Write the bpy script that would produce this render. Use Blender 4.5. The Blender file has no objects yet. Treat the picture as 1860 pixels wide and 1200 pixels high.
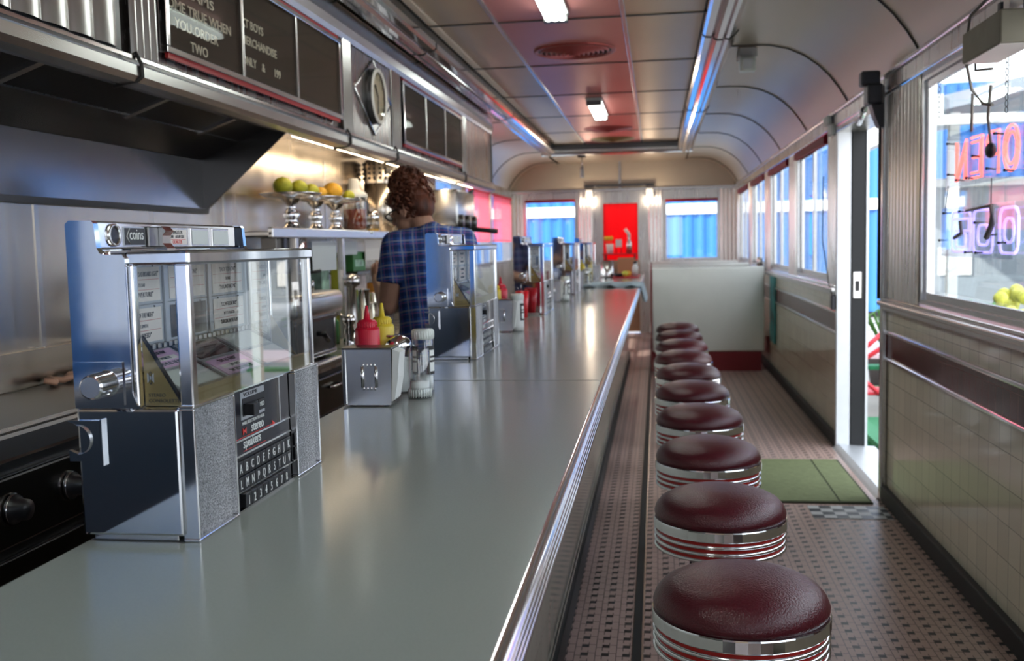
import bpy, bmesh, math, random
from mathutils import Vector, Matrix
random.seed(7)
C = bpy.context.scene.collection
SC = bpy.context.scene
PI = math.pi

# ---------------------------------------------------------------- camera
cam_d = bpy.data.cameras.new('camera'); cam = bpy.data.objects.new('camera', cam_d); C.objects.link(cam)
cam_d.sensor_width = 36.0; cam_d.lens = 1808/1860*36
cam_d.clip_start = 0.05; cam_d.clip_end = 200
yaw, pit, rol = 0.145591654, 0.0862668787, -0.0225715011
fw = Vector((-math.sin(yaw)*math.cos(pit), math.cos(yaw)*math.cos(pit), -math.sin(pit)))
rt = Vector((math.cos(yaw), math.sin(yaw), 0)); up = rt.cross(fw)
r2 = rt*math.cos(rol)+up*math.sin(rol); u2 = -rt*math.sin(rol)+up*math.cos(rol)
M3 = Matrix((r2, u2, -fw)).transposed().to_4x4()
cam.matrix_world = Matrix.Translation((0, 0, 1.46)) @ M3
cam_d.dof.use_dof = True; cam_d.dof.focus_distance = 1.95; cam_d.dof.aperture_fstop = 5.8
SC.camera = cam

# ---------------------------------------------------------------- world, sun, exposure
SC.view_settings.view_transform = 'Standard'; SC.view_settings.look = 'None'
SC.view_settings.gamma = 1.0; SC.view_settings.use_curve_mapping = False
SC.view_settings.exposure = 0.55
w = bpy.data.worlds.new('sky'); SC.world = w; w.use_nodes = True
wn = w.node_tree.nodes; wl = w.node_tree.links
bgn = wn['Background']
skt = wn.new('ShaderNodeTexSky'); skt.sky_type = 'PREETHAM'; skt.sun_direction = (-0.5, -0.5, 0.7); skt.turbidity = 4.0
mixw = wn.new('ShaderNodeMixRGB'); mixw.inputs[0].default_value = 0.85
wl.new(skt.outputs[0], mixw.inputs[1]); mixw.inputs[2].default_value = (0.93, 0.96, 1.0, 1)
wl.new(mixw.outputs[0], bgn.inputs[0]); bgn.inputs[1].default_value = 3.0
sun_d = bpy.data.lights.new('sun', 'SUN'); sun = bpy.data.objects.new('sun', sun_d); C.objects.link(sun)
sun_d.energy = 5.0; sun_d.angle = math.radians(0.8); sun_d.color = (1.0, 0.93, 0.82)
sun.rotation_euler = Vector((0.62, 0.50, -0.46)).to_track_quat('-Z', 'Y').to_euler()
SC.cycles.max_bounces = 9; SC.cycles.diffuse_bounces = 4; SC.cycles.glossy_bounces = 5
SC.cycles.transmission_bounces = 6; SC.cycles.transparent_max_bounces = 12
SC.cycles.caustics_reflective = False; SC.cycles.caustics_refractive = False
SC.cycles.sample_clamp_indirect = 8.0

# ---------------------------------------------------------------- materials
MATS = {}
def _base(name):
    m = bpy.data.materials.new(name); m.use_nodes = True; MATS[name] = m
    return m, m.node_tree.nodes, m.node_tree.links, m.node_tree.nodes['Principled BSDF']
def mat(name, col, rough=0.5, metal=0.0, var=0.0, nscale=8.0, stretch=None, bump=0.0, coat=0.0, trans=0.0, ior=1.45, rvar=0.0, emit=None, estr=0.0, spec=0.5):
    m, n, l, b = _base(name)
    b.inputs['Base Color'].default_value = (*col, 1); b.inputs['Roughness'].default_value = rough
    b.inputs['Metallic'].default_value = metal; b.inputs['IOR'].default_value = ior
    b.inputs['Coat Weight'].default_value = coat; b.inputs['Coat Roughness'].default_value = 0.06
    b.inputs['Transmission Weight'].default_value = trans
    b.inputs['Specular IOR Level'].default_value = spec
    if emit: b.inputs['Emission Color'].default_value = (*emit, 1); b.inputs['Emission Strength'].default_value = estr
    if var or bump or rvar:
        tc = n.new('ShaderNodeTexCoord'); mp = n.new('ShaderNodeMapping'); nz = n.new('ShaderNodeTexNoise')
        if stretch: mp.inputs['Scale'].default_value = stretch
        nz.inputs['Scale'].default_value = nscale; nz.inputs['Detail'].default_value = 4
        l.new(tc.outputs['Object'], mp.inputs[0]); l.new(mp.outputs[0], nz.inputs[0])
        if var:
            mr = n.new('ShaderNodeMapRange'); mr.inputs[1].default_value = 0.3; mr.inputs[2].default_value = 0.7
            mr.inputs[3].default_value = 1-var; mr.inputs[4].default_value = 1+var
            mx = n.new('ShaderNodeVectorMath'); mx.operation = 'SCALE'; mx.inputs[0].default_value = col
            l.new(nz.outputs[0], mr.inputs[0]); l.new(mr.outputs[0], mx.inputs['Scale']); l.new(mx.outputs[0], b.inputs['Base Color'])
        if rvar:
            mr = n.new('ShaderNodeMapRange'); mr.inputs[1].default_value = 0.3; mr.inputs[2].default_value = 0.7
            mr.inputs[3].default_value = max(0.02, rough-rvar); mr.inputs[4].default_value = rough+rvar
            l.new(nz.outputs[0], mr.inputs[0]); l.new(mr.outputs[0], b.inputs['Roughness'])
        if bump:
            bp = n.new('ShaderNodeBump'); bp.inputs['Strength'].default_value = bump; bp.inputs['Distance'].default_value = 0.01
            l.new(nz.outputs[0], bp.inputs['Height']); l.new(bp.outputs[0], b.inputs['Normal'])
    return m
mat('chrome', (0.76, 0.76, 0.78), 0.11, 1.0)
mat('chrome_wavy', (0.66, 0.69, 0.74), 0.06, 1.0, bump=0.05, nscale=3)
mat('chrome_dull', (0.60, 0.59, 0.58), 0.25, 1.0)
mat('steel', (0.60, 0.57, 0.54), 0.30, 1.0, var=0.06, rvar=0.06, nscale=3.0, stretch=(8, 8, 0.6), bump=0.03)
mat('steel_warm', (0.56, 0.50, 0.43), 0.24, 1.0, var=0.08, rvar=0.05, nscale=1.5, stretch=(4, 4, 0.3), bump=0.22)
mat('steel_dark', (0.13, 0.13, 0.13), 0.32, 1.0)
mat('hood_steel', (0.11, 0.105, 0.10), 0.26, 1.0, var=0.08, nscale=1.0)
mat('hood_back', (0.30, 0.31, 0.34), 0.17, 1.0, bump=0.25, nscale=2.2, stretch=(1, 1, 0.7))
mat('steel_cabinet', (0.50, 0.46, 0.44), 0.28, 1.0, var=0.08, rvar=0.06, nscale=3.0, stretch=(1, 6, 1))
mat('ceiling_panel', (0.74, 0.56, 0.37), 0.36, 0.65, var=0.05, nscale=1.0)
mat('ceiling_panel_pink_reflect', (0.78, 0.30, 0.26), 0.36, 0.65, var=0.05, nscale=1.0)  # pink metal with the red door's reflection mixed into its colour
mat('cove_steel', (0.66, 0.57, 0.46), 0.34, 0.65, var=0.04, nscale=0.8)
mat('cream_enamel', (0.72, 0.60, 0.45), 0.32, 0.25, var=0.04, nscale=2)
mat('seam_dark', (0.05, 0.045, 0.04), 0.5)
mat('black', (0.010, 0.010, 0.012), 0.35)
mat('black_gloss', (0.012, 0.012, 0.016), 0.08, coat=0.5)
mat('rubber', (0.015, 0.016, 0.018), 0.55)
mat('white', (0.80, 0.80, 0.78), 0.45)
mat('white_glow_plastic', (0.75, 0.78, 0.74), 0.3)
mat('ivory', (0.90, 0.89, 0.84), 0.35, var=0.03, nscale=3)
mat('maroon_vinyl', (0.070, 0.004, 0.010), 0.30, bump=0.22, nscale=240, var=0.12, spec=0.6)
mat('maroon_base', (0.20, 0.008, 0.014), 0.4)
mat('red_stripe', (0.42, 0.012, 0.010), 0.35)
mat('sign_red', (0.55, 0.03, 0.03), 0.4)
mat('laminate', (0.30, 0.315, 0.297), 0.165, var=0.025, nscale=260, rvar=0.03, spec=0.38)
mat('seam_line', (0.16, 0.17, 0.15), 0.5)
mat('letterboard', (0.075, 0.052, 0.038), 0.6, var=0.12, nscale=2.2, stretch=(1, 0.3, 1), spec=0.15)
mat('letter_white', (0.95, 0.88, 0.72), 0.5)
mat('letter_clear', (0.85, 0.86, 0.84), 0.4)
mat('letter_red', (0.75, 0.06, 0.05), 0.4)
mat('letter_grey', (0.05, 0.05, 0.055), 0.5)
mat('grille', (0.42, 0.43, 0.45), 0.42, 0.7, var=0.75, nscale=420, bump=0.8)
mat('gold', (0.34, 0.25, 0.10), 0.38, 0.75, var=0.05, nscale=40)
mat('card', (0.92, 0.84, 0.78), 0.6)
mat('card_pink', (0.80, 0.50, 0.72), 0.6)
mat('card_frame', (0.50, 0.52, 0.54), 0.35, 0.6)
mat('grey_inner', (0.46, 0.48, 0.49), 0.45, 0.3)
mat('vent_red', (0.50, 0.10, 0.09), 0.35, 0.5)
mat('mat_green', (0.17, 0.20, 0.095), 0.9, var=0.10, nscale=30, bump=0.3)
mat('mat_green_dark', (0.045, 0.055, 0.03), 0.9)
mat('threshold', (0.72, 0.75, 0.78), 0.42, 0.7, var=0.05, nscale=5)
mat('container_blue', (0.028, 0.16, 0.44), 0.30, var=0.05, nscale=1.0)
mat('container_navy', (0.004, 0.14, 0.42), 0.4)
mat('navy_reflect_panel', (0.004, 0.022, 0.045), 0.4)  # unseen wall colour, added to be mirrored in the jukebox cases
mat('black_panel', (0.012, 0.012, 0.018), 0.30)
mat('container_band', (0.85, 0.87, 0.88), 0.5)
mat('concrete', (0.42, 0.41, 0.39), 0.85, var=0.08, nscale=2)
mat('deck_green', (0.012, 0.19, 0.075), 0.6, var=0.2, nscale=12, stretch=(1, 14, 1))
mat('picnic_red', (0.62, 0.03, 0.05), 0.4)
mat('picnic_top', (0.68, 0.52, 0.56), 0.5)
mat('leaf', (0.10, 0.26, 0.05), 0.6, var=0.3, nscale=20)
mat('flower_yellow', (0.75, 0.72, 0.10), 0.6, var=0.3, nscale=30)
mat('pot', (0.06, 0.05, 0.05), 0.7)
mat('building_grey', (0.30, 0.34, 0.38), 0.8, var=0.06, nscale=1)
mat('ketchup', (0.62, 0.008, 0.035), 0.35)
mat('mustard', (0.75, 0.55, 0.04), 0.38)
mat('sugar', (0.84, 0.84, 0.84), 0.85)
mat('pepper_label', (0.02, 0.02, 0.02), 0.5)
mat('tea', (0.23, 0.035, 0.010), 0.12)
mat('lime', (0.46, 0.46, 0.03), 0.5, var=0.35, nscale=14)
mat('orange_fruit', (0.80, 0.42, 0.03), 0.5, var=0.25, nscale=14)
mat('skin', (0.60, 0.32, 0.21), 0.5, var=0.06, nscale=20)
mat('hair', (0.15, 0.042, 0.018), 0.55, var=0.6, nscale=26, stretch=(1, 1, 0.35), bump=1.0)
mat('denim', (0.02, 0.03, 0.07), 0.8)
mat('cardboard', (0.30, 0.20, 0.12), 0.8)
mat('green_pack', (0.06, 0.22, 0.06), 0.5)
mat('yellow_pack', (0.62, 0.58, 0.06), 0.5)
mat('orange_pack', (0.62, 0.24, 0.03), 0.5)
mat('pale_pack', (0.62, 0.52, 0.50), 0.6, var=0.35, nscale=14)
mat('mint_pack', (0.42, 0.62, 0.48), 0.6, var=0.4, nscale=18)
mat('paper', (0.72, 0.74, 0.76), 0.7)
mat('cloth_blue', (0.42, 0.50, 0.56), 0.9, var=0.12, nscale=30, bump=0.3)
mat('brown_panel', (0.42, 0.26, 0.17), 0.26, 1.0, var=0.25, nscale=3, bump=0.15)
mat('poster', (0.02, 0.22, 0.22), 0.5, var=0.9, nscale=5)
mat('terracotta_pan', (0.45, 0.2, 0.1), 0.6)
mat('transformer', (0.30, 0.26, 0.19), 0.6, var=0.1, nscale=8)
mat('cable', (0.22, 0.19, 0.16), 0.5)
mat('iron', (0.05, 0.05, 0.055), 0.4, 0.8)
mat('plastic_red', (0.60, 0.01, 0.02), 0.3)
mat('lamp_lens', (0.9, 0.95, 0.92), 0.3, emit=(0.90, 1.0, 0.94), estr=12.0)
mat('neon_red', (1.0, 0.25, 0.20), 0.3, emit=(1.0, 0.10, 0.07), estr=4.5)
mat('neon_violet', (0.5, 0.4, 1.0), 0.3, emit=(0.42, 0.30, 1.0), estr=2.2)
mat('clock_face', (0.55, 0.44, 0.28), 0.4, var=0.12, nscale=5)

def glass_thin(name, tint=(1, 1, 1), fac=0.0, rough=0.0, gz=0.6):
    m, n, l, b = _base(name); n.remove(b); out = n['Material Output']
    tr = n.new('ShaderNodeBsdfTransparent'); tr.inputs[0].default_value = (*tint, 1)
    gl = n.new('ShaderNodeBsdfGlossy'); gl.inputs['Roughness'].default_value = rough; gl.inputs[0].default_value = (1, 1, 1, 1)
    lw = n.new('ShaderNodeLayerWeight'); lw.inputs[0].default_value = 0.5
    pw = n.new('ShaderNodeMath'); pw.operation = 'POWER'; pw.inputs[1].default_value = 4.0; l.new(lw.outputs['Facing'], pw.inputs[0])
    ad = n.new('ShaderNodeMath'); ad.operation = 'MULTIPLY_ADD'; ad.inputs[1].default_value = gz; ad.inputs[2].default_value = fac+0.04; ad.use_clamp = True
    mx = n.new('ShaderNodeMixShader')
    l.new(pw.outputs[0], ad.inputs[0]); l.new(ad.outputs[0], mx.inputs[0]); l.new(tr.outputs[0], mx.inputs[1]); l.new(gl.outputs[0], mx.inputs[2])
    l.new(mx.outputs[0], out.inputs[0]); return m
glass_thin('glass_case', (0.97, 0.98, 0.98), 0.0, gz=0.35)
glass_thin('glass_front', (0.93, 0.95, 0.95), 0.10, gz=0.6)
glass_thin('glass_window', (0.93, 0.96, 0.97), 0.0)
glass_thin('glass_board', (0.96, 0.95, 0.93), -0.035, gz=0.035)
glass_thin('glass_jar', (0.90, 0.92, 0.92), 0.05, 0.03)
glass_thin('neon_plate', (0.90, 0.93, 0.99), 0.03)

def translucent(name, col, mixf=0.5):
    m, n, l, b = _base(name); out = n['Material Output']
    b.inputs['Base Color'].default_value = (*col, 1); b.inputs['Roughness'].default_value = 0.6
    t = n.new('ShaderNodeBsdfTranslucent'); t.inputs[0].default_value = (*col, 1); mx = n.new('ShaderNodeMixShader')
    mx.inputs[0].default_value = mixf; l.new(b.outputs[0], mx.inputs[1]); l.new(t.outputs[0], mx.inputs[2]); l.new(mx.outputs[0], out.inputs[0])
    return m
translucent('red_curtain', (0.95, 0.01, 0.03), 0.6)
translucent('blind_pink', (0.95, 0.16, 0.22), 0.55)
translucent('blind_red', (0.55, 0.02, 0.05), 0.4)

def mathn(n, l, op, a, b=None, clamp=False):
    x = n.new('ShaderNodeMath'); x.operation = op; x.use_clamp = clamp
    for i, v in enumerate((a, b)):
        if v is None: continue
        if isinstance(v, (int, float)): x.inputs[i].default_value = v
        else: l.new(v, x.inputs[i])
    return x.outputs[0]
def band(n, l, v, lo, hi):   # 1 when lo<v<hi
    return mathn(n, l, 'MULTIPLY', mathn(n, l, 'GREATER_THAN', v, lo), mathn(n, l, 'LESS_THAN', v, hi))
def floor_mat():
    m, n, l, b = _base('floor_tiles')
    geo = n.new('ShaderNodeNewGeometry'); sp = n.new('ShaderNodeSeparateXYZ'); l.new(geo.outputs['Position'], sp.inputs[0])
    P = 0.074
    u = mathn(n, l, 'FRACT', mathn(n, l, 'DIVIDE', mathn(n, l, 'ADD', sp.outputs[0], 10.0), P))
    v = mathn(n, l, 'FRACT', mathn(n, l, 'DIVIDE', mathn(n, l, 'ADD', sp.outputs[1], 10.0), P))
    dot = mathn(n, l, 'MULTIPLY', band(n, l, u, 0.31, 0.67), band(n, l, v, 0.38, 0.70))
    colline = band(n, l, u, -0.01, 0.035)
    g1 = mathn(n, l, 'MULTIPLY', band(n, l, u, 0.0, 0.67), band(n, l, v, 0.36, 0.41))
    g2 = mathn(n, l, 'MULTIPLY', band(n, l, u, 0.31, 1.0), band(n, l, v, 0.68, 0.73))
    g3 = mathn(n, l, 'MULTIPLY', band(n, l, u, 0.63, 0.67), band(n, l, v, 0.70, 1.0))
    g4 = mathn(n, l, 'MULTIPLY', band(n, l, u, 0.31, 0.35), band(n, l, v, 0.0, 0.38))
    lines = colline
    for g in (g1, g2, g3, g4): lines = mathn(n, l, 'MAXIMUM', lines, g)
    nz = n.new('ShaderNodeTexNoise'); nz.inputs['Scale'].default_value = 3.0; l.new(geo.outputs['Position'], nz.inputs[0])
    wn_ = n.new('ShaderNodeTexWhiteNoise')
    ramp = n.new('ShaderNodeMixRGB'); ramp.inputs[1].default_value = (0.44, 0.30, 0.26, 1); ramp.inputs[2].default_value = (0.56, 0.40, 0.35, 1); l.new(nz.outputs[0], ramp.inputs[0])
    m1 = n.new('ShaderNodeMixRGB'); l.new(lines, m1.inputs[0]); l.new(ramp.outputs[0], m1.inputs[1]); m1.inputs[2].default_value = (0.05, 0.036, 0.034, 1)
    m2 = n.new('ShaderNodeMixRGB'); l.new(dot, m2.inputs[0]); l.new(m1.outputs[0], m2.inputs[1]); m2.inputs[2].default_value = (0.010, 0.010, 0.012, 1)
    l.new(m2.outputs[0], b.inputs['Base Color']); b.inputs['Roughness'].default_value = 0.34
    b.inputs['Specular IOR Level'].default_value = 0.3
    return m
floor_mat()
def tile_mat(name, col, pu, pz, grout, axis=1, rough=0.12, z0=0.0, gw=0.02, var=0.05):
    m, n, l, b = _base(name)
    geo = n.new('ShaderNodeNewGeometry'); sp = n.new('ShaderNodeSeparateXYZ'); l.new(geo.outputs['Position'], sp.inputs[0])
    a = mathn(n, l, 'DIVIDE', mathn(n, l, 'ADD', sp.outputs[axis], 20.0), pu); u = mathn(n, l, 'FRACT', a)
    c = mathn(n, l, 'DIVIDE', mathn(n, l, 'ADD', sp.outputs[2], 5.0-z0), pz); v = mathn(n, l, 'FRACT', c)
    g = mathn(n, l, 'MAXIMUM', mathn(n, l, 'LESS_THAN', u, gw), mathn(n, l, 'LESS_THAN', v, gw*pu/pz))
    cv = n.new('ShaderNodeCombineXYZ'); l.new(mathn(n, l, 'FLOOR', a), cv.inputs[0]); l.new(mathn(n, l, 'FLOOR', c), cv.inputs[1])
    wn_ = n.new('ShaderNodeTexWhiteNoise'); l.new(cv.outputs[0], wn_.inputs[0])
    mr = n.new('ShaderNodeMapRange'); mr.inputs[3].default_value = 1-var; mr.inputs[4].default_value = 1+var; l.new(wn_.outputs[0], mr.inputs[0])
    vs = n.new('ShaderNodeVectorMath'); vs.operation = 'SCALE'; vs.inputs[0].default_value = col; l.new(mr.outputs[0], vs.inputs['Scale'])
    mx = n.new('ShaderNodeMixRGB'); l.new(g, mx.inputs[0]); l.new(vs.outputs[0], mx.inputs[1]); mx.inputs[2].default_value = (*grout, 1)
    l.new(mx.outputs[0], b.inputs['Base Color'])
    b.inputs['Roughness'].default_value = rough
    bp = n.new('ShaderNodeBump'); bp.inputs['Strength'].default_value = 0.5; bp.inputs['Distance'].default_value = 0.002
    h = mathn(n, l, 'ADD', mathn(n, l, 'SUBTRACT', 1.0, g), mathn(n, l, 'MULTIPLY', wn_.outputs[0], 0.0)); l.new(h, bp.inputs['Height']); l.new(bp.outputs[0], b.inputs['Normal'])
    return m
tile_mat('tile_cream', (0.76, 0.70, 0.56), 0.118, 0.132, (0.20, 0.18, 0.14), z0=0.787, rough=0.10)
tile_mat('tile_cream_small', (0.76, 0.71, 0.57), 0.118, 0.3, (0.20, 0.18, 0.14), z0=0.9, rough=0.10)
tile_mat('tile_maroon', (0.115, 0.014, 0.013), 0.078, 0.4, (0.17, 0.09, 0.08), z0=0.7, rough=0.14, var=0.35, gw=0.03)
tile_mat('counter_tile', (0.44, 0.43, 0.36), 0.118, 0.132, (0.18, 0.17, 0.14), z0=0.787, rough=0.10)
def checker_mat():
    m, n, l, b = _base('checker_tiles')
    geo = n.new('ShaderNodeNewGeometry'); mp = n.new('ShaderNodeMapping'); mp.inputs['Location'].default_value = (0.01, 0.005, 0.013)
    ck = n.new('ShaderNodeTexChecker'); ck.inputs['Scale'].default_value = 1/0.062
    ck.inputs[1].default_value = (0.62, 0.64, 0.66, 1); ck.inputs[2].default_value = (0.012, 0.02, 0.035, 1)
    l.new(geo.outputs['Position'], mp.inputs[0]); l.new(mp.outputs[0], ck.inputs[0]); l.new(ck.outputs[0], b.inputs['Base Color']); b.inputs['Roughness'].default_value = 0.35; b.inputs['Specular IOR Level'].default_value = 0.25
checker_mat()
def plaid_mat():
    m, n, l, b = _base('plaid')
    tc = n.new('ShaderNodeTexCoord'); mp = n.new('ShaderNodeMapping'); mp.inputs['Rotation'].default_value = (0.15, 0.1, 3.05)
    l.new(tc.outputs['Object'], mp.inputs[0]); sp = n.new('ShaderNodeSeparateXYZ'); l.new(mp.outputs[0], sp.inputs[0])
    def fr(o, p, off): return mathn(n, l, 'FRACT', mathn(n, l, 'ADD', mathn(n, l, 'DIVIDE', o, p), off))
    x = fr(sp.outputs[0], 0.050, 0.3); z = fr(sp.outputs[2], 0.050, 0.1)
    wx = band(n, l, x, 0.1, 0.24); wz = band(n, l, z, 0.1, 0.24); dx = band(n, l, x, 0.48, 0.8); dz = band(n, l, z, 0.48, 0.8)
    px = band(n, l, x, 0.87, 0.93); pz = band(n, l, z, 0.87, 0.93)
    def mixc(f, a, c):
        k = n.new('ShaderNodeMixRGB'); l.new(f, k.inputs[0]); l.new(a, k.inputs[1]); k.inputs[2].default_value = (*c, 1); return k.outputs[0]
    rgb = n.new('ShaderNodeRGB'); rgb.outputs[0].default_value = (0.05, 0.14, 0.48, 1); c = rgb.outputs[0]
    half = lambda a, k: mathn(n, l, 'MULTIPLY', a, k)
    c = mixc(half(dx, 0.5), c, (0.006, 0.012, 0.06)); c = mixc(half(dz, 0.5), c, (0.006, 0.012, 0.06))
    c = mixc(half(wx, 0.5), c, (0.55, 0.55, 0.60)); c = mixc(half(wz, 0.5), c, (0.55, 0.55, 0.60))
    c = mixc(half(px, 0.5), c, (0.5, 0.1, 0.14)); c = mixc(half(pz, 0.5), c, (0.5, 0.1, 0.14))
    l.new(c, b.inputs['Base Color']); b.inputs['Roughness'].default_value = 0.85
plaid_mat()

# ---------------------------------------------------------------- mesh builder
class MB:
    def __init__(s): s.bm = bmesh.new(); s.mats = []
    def mi(s, m):
        if m not in s.mats: s.mats.append(m)
        return s.mats.index(m)
    def _fin(s, faces, m, smooth=False):
        i = s.mi(m)
        for f in faces: f.material_index = i; f.smooth = smooth
    def box(s, x0, x1, y0, y1, z0, z1, m='steel', bev=0.0, seg=2):
        r = bmesh.ops.create_cube(s.bm, size=1.0); vs = r['verts']
        for v in vs: v.co = Vector(((x0+x1)/2+v.co.x*(x1-x0), (y0+y1)/2+v.co.y*(y1-y0), (z0+z1)/2+v.co.z*(z1-z0)))
        fs = list({f for v in vs for f in v.link_faces})
        if bev:
            es = list({e for v in vs for e in v.link_edges})
            o = bmesh.ops.bevel(s.bm, geom=es, offset=bev, segments=seg, affect='EDGES', profile=0.5)
            fs = list({f for v in o['verts'] for f in v.link_faces} | {f for f in fs if f.is_valid})
        s._fin(fs, m, bev >= 0.02); return s
    def prism(s, pts, axis, lo, hi, m='steel', smooth=False):
        """pts 2D polygon; axis 'x': (y,z), 'y': (x,z), 'z': (x,y)"""
        def P(p, t): return (t, p[0], p[1]) if axis == 'x' else ((p[0], t, p[1]) if axis == 'y' else (p[0], p[1], t))
        a = [s.bm.verts.new(P(p, lo)) for p in pts]; b = [s.bm.verts.new(P(p, hi)) for p in pts]; n = len(pts); fs = []
        for i in range(n):
            j = (i+1) % n; fs.append(s.bm.faces.new((a[i], a[j], b[j], b[i])))
        s._fin(fs, m, smooth)
        caps = [s.bm.faces.new(a), s.bm.faces.new(b[::-1])]; s._fin(caps, m); 
        bmesh.ops.recalc_face_normals(s.bm, faces=fs+caps); return s
    def sheet(s, prof, axis, lo, hi, m, n=1, smooth=True, thick=0.0):
        """open profile swept along axis"""
        def P(p, t): return (t, p[0], p[1]) if axis == 'x' else ((p[0], t, p[1]) if axis == 'y' else (p[0], p[1], t))
        rows = [[s.bm.verts.new(P(p, lo+(hi-lo)*k/n)) for p in prof] for k in range(n+1)]; fs = []
        for k in range(n):
            for i in range(len(prof)-1): fs.append(s.bm.faces.new((rows[k][i], rows[k][i+1], rows[k+1][i+1], rows[k+1][i])))
        s._fin(fs, m, smooth)
        return s
    def lathe(s, prof, c=(0, 0, 0), n=32, m='steel', axis='z', mlist=None, smooth=True):
        """prof list of (r, h)"""
        c = Vector(c); rings = []
        def P(r, h, a):
            x, y = r*math.cos(a), r*math.sin(a)
            return c+Vector((x, y, h)) if axis == 'z' else (c+Vector((x, h, y)) if axis == 'y' else c+Vector((h, x, y)))
        for r, h in prof:
            if r < 1e-6: rings.append([s.bm.verts.new(P(0, h, 0))])
            else: rings.append([s.bm.verts.new(P(r, h, 2*PI*k/n)) for k in range(n)])
        allf = []
        for i in range(len(rings)-1):
            A, B = rings[i], rings[i+1]; fs = []
            if len(A) == 1 and len(B) == 1: continue
            for k in range(n):
                q = (k+1) % n
                if len(A) == 1: fs.append(s.bm.faces.new((A[0], B[k], B[q])))
                elif len(B) == 1: fs.append(s.bm.faces.new((A[k], A[q], B[0])))
                else: fs.append(s.bm.faces.new((A[k], A[q], B[q], B[k])))
            s._fin(fs, mlist[i] if mlist else m, smooth); allf += fs
        bmesh.ops.recalc_face_normals(s.bm, faces=allf); return s
    def tube(s, pts, r, m='steel', n=10, r1=None, closed=False):
        pts = [Vector(p) for p in pts]; rings = []; N = len(pts)
        ref = Vector((0, 0, 1))
        for i, p in enumerate(pts):
            if closed: t = pts[(i+1) % N]-pts[i-1]
            else: t = pts[min(i+1, N-1)]-pts[max(i-1, 0)]
            t.normalize()
            rr = ref if abs(t.dot(ref)) < 0.95 else Vector((1, 0, 0))
            a = t.cross(rr).normalized(); b = t.cross(a).normalized()
            if rings and (a.dot(pa) < 0): a, b = -a, -b
            pa = a
            R = (r[i] if isinstance(r, (list, tuple)) else (r if r1 is None else r+(r1-r)*i/(N-1)))
            rings.append([s.bm.verts.new(p+a*R*math.cos(2*PI*k/n)+b*R*math.sin(2*PI*k/n)) for k in range(n)])
        fs = []
        for i in range(N if closed else N-1):
            A, B = rings[i], rings[(i+1) % N]
            for k in range(n): fs.append(s.bm.faces.new((A[k], A[(k+1) % n], B[(k+1) % n], B[k])))
        s._fin(fs, m, True)
        if not closed:
            e = [s.bm.faces.new(rings[0]), s.bm.faces.new(rings[-1][::-1])]; s._fin(e, m); fs += e
        bmesh.ops.recalc_face_normals(s.bm, faces=fs); return s
    def ball(s, c, r, m='steel', n=16, rot=None):
        if not isinstance(r, (tuple, list)): r = (r, r, r)
        o = bmesh.ops.create_uvsphere(s.bm, u_segments=n, v_segments=max(6, n*2//3), radius=1.0)
        for v in o['verts']:
            q = Vector((v.co.x*r[0], v.co.y*r[1], v.co.z*r[2]))
            if rot: q = rot @ q
            v.co = q+Vector(c)
        s._fin({f for v in o['verts'] for f in v.link_faces}, m, True); return s
    def quad(s, a, b, c, d, m):
        f = s.bm.faces.new([s.bm.verts.new(p) for p in (a, b, c, d)]); s._fin([f], m); return s
    def text(s, txt, size, o, u, v, m, ext=0.0006, align='LEFT', sx=1.0, bold=0.0, width=None):
        cu = bpy.data.curves.new('t', 'FONT'); cu.body = txt; cu.size = size; cu.extrude = ext; cu.align_x = align; cu.offset = bold; cu.resolution_u = 3
        ob = bpy.data.objects.new('t', cu); C.objects.link(ob)
        me = bpy.data.meshes.new_from_object(ob.evaluated_get(bpy.context.evaluated_depsgraph_get()))
        u = Vector(u).normalized(); v = Vector(v).normalized(); nn = u.cross(v); o = Vector(o); b2 = bmesh.new(); b2.from_mesh(me); mp = {}
        if width: sx = width/max(1e-6, max(q.co.x for q in b2.verts)-min(q.co.x for q in b2.verts))
        for q in b2.verts: mp[q] = s.bm.verts.new(o+u*q.co.x*sx+v*q.co.y+nn*q.co.z)
        fs = []
        for f in b2.faces:
            try: fs.append(s.bm.faces.new([mp[q] for q in f.verts]))
            except ValueError: pass
        s._fin(fs, m); b2.free(); bpy.data.objects.remove(ob); bpy.data.curves.remove(cu); bpy.data.meshes.remove(me); return s
    def build(s, name, parent=None, loc=None, label=None):
        me = bpy.data.meshes.new(name)
        if parent is not None:
            off = wloc(parent); d = Vector((0, 0, 0))
        else:
            if loc is None:
                xs = [v.co.x for v in s.bm.verts]; ys = [v.co.y for v in s.bm.verts]; zs = [v.co.z for v in s.bm.verts]
                loc = ((min(xs)+max(xs))/2, (min(ys)+max(ys))/2, min(zs))
            off = Vector(loc)
        for v in s.bm.verts: v.co -= off
        s.bm.to_mesh(me); s.bm.free()
        for m in s.mats: me.materials.append(MATS[m])
        o = bpy.data.objects.new(name, me); C.objects.link(o)
        if parent is not None: o.parent = parent
        else: o.location = off
        if label: o['label'] = label
        return o
def wloc(o):
    v = Vector((0, 0, 0))
    while o is not None: v += o.location; o = o.parent
    return v
def thing(name, label, cat, loc, group=None):
    o = bpy.data.objects.new(name, None); C.objects.link(o); o.location = loc; o.empty_display_size = 0.05
    o['label'] = label; o['category'] = cat
    if group: o['group'] = group
    return o
def tag(o, label, cat, group=None, kind=None):
    o['label'] = label; o['category'] = cat
    if group: o['group'] = group
    if kind: o['kind'] = kind
    return o
def struct(o, label=None):
    o['kind'] = 'structure'
    if label: o['label'] = label
    return o
def sempty(name, loc, label=None):
    o = bpy.data.objects.new(name, None); C.objects.link(o); o.location = loc; o['kind'] = 'structure'
    if label: o['label'] = label
    return o
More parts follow.
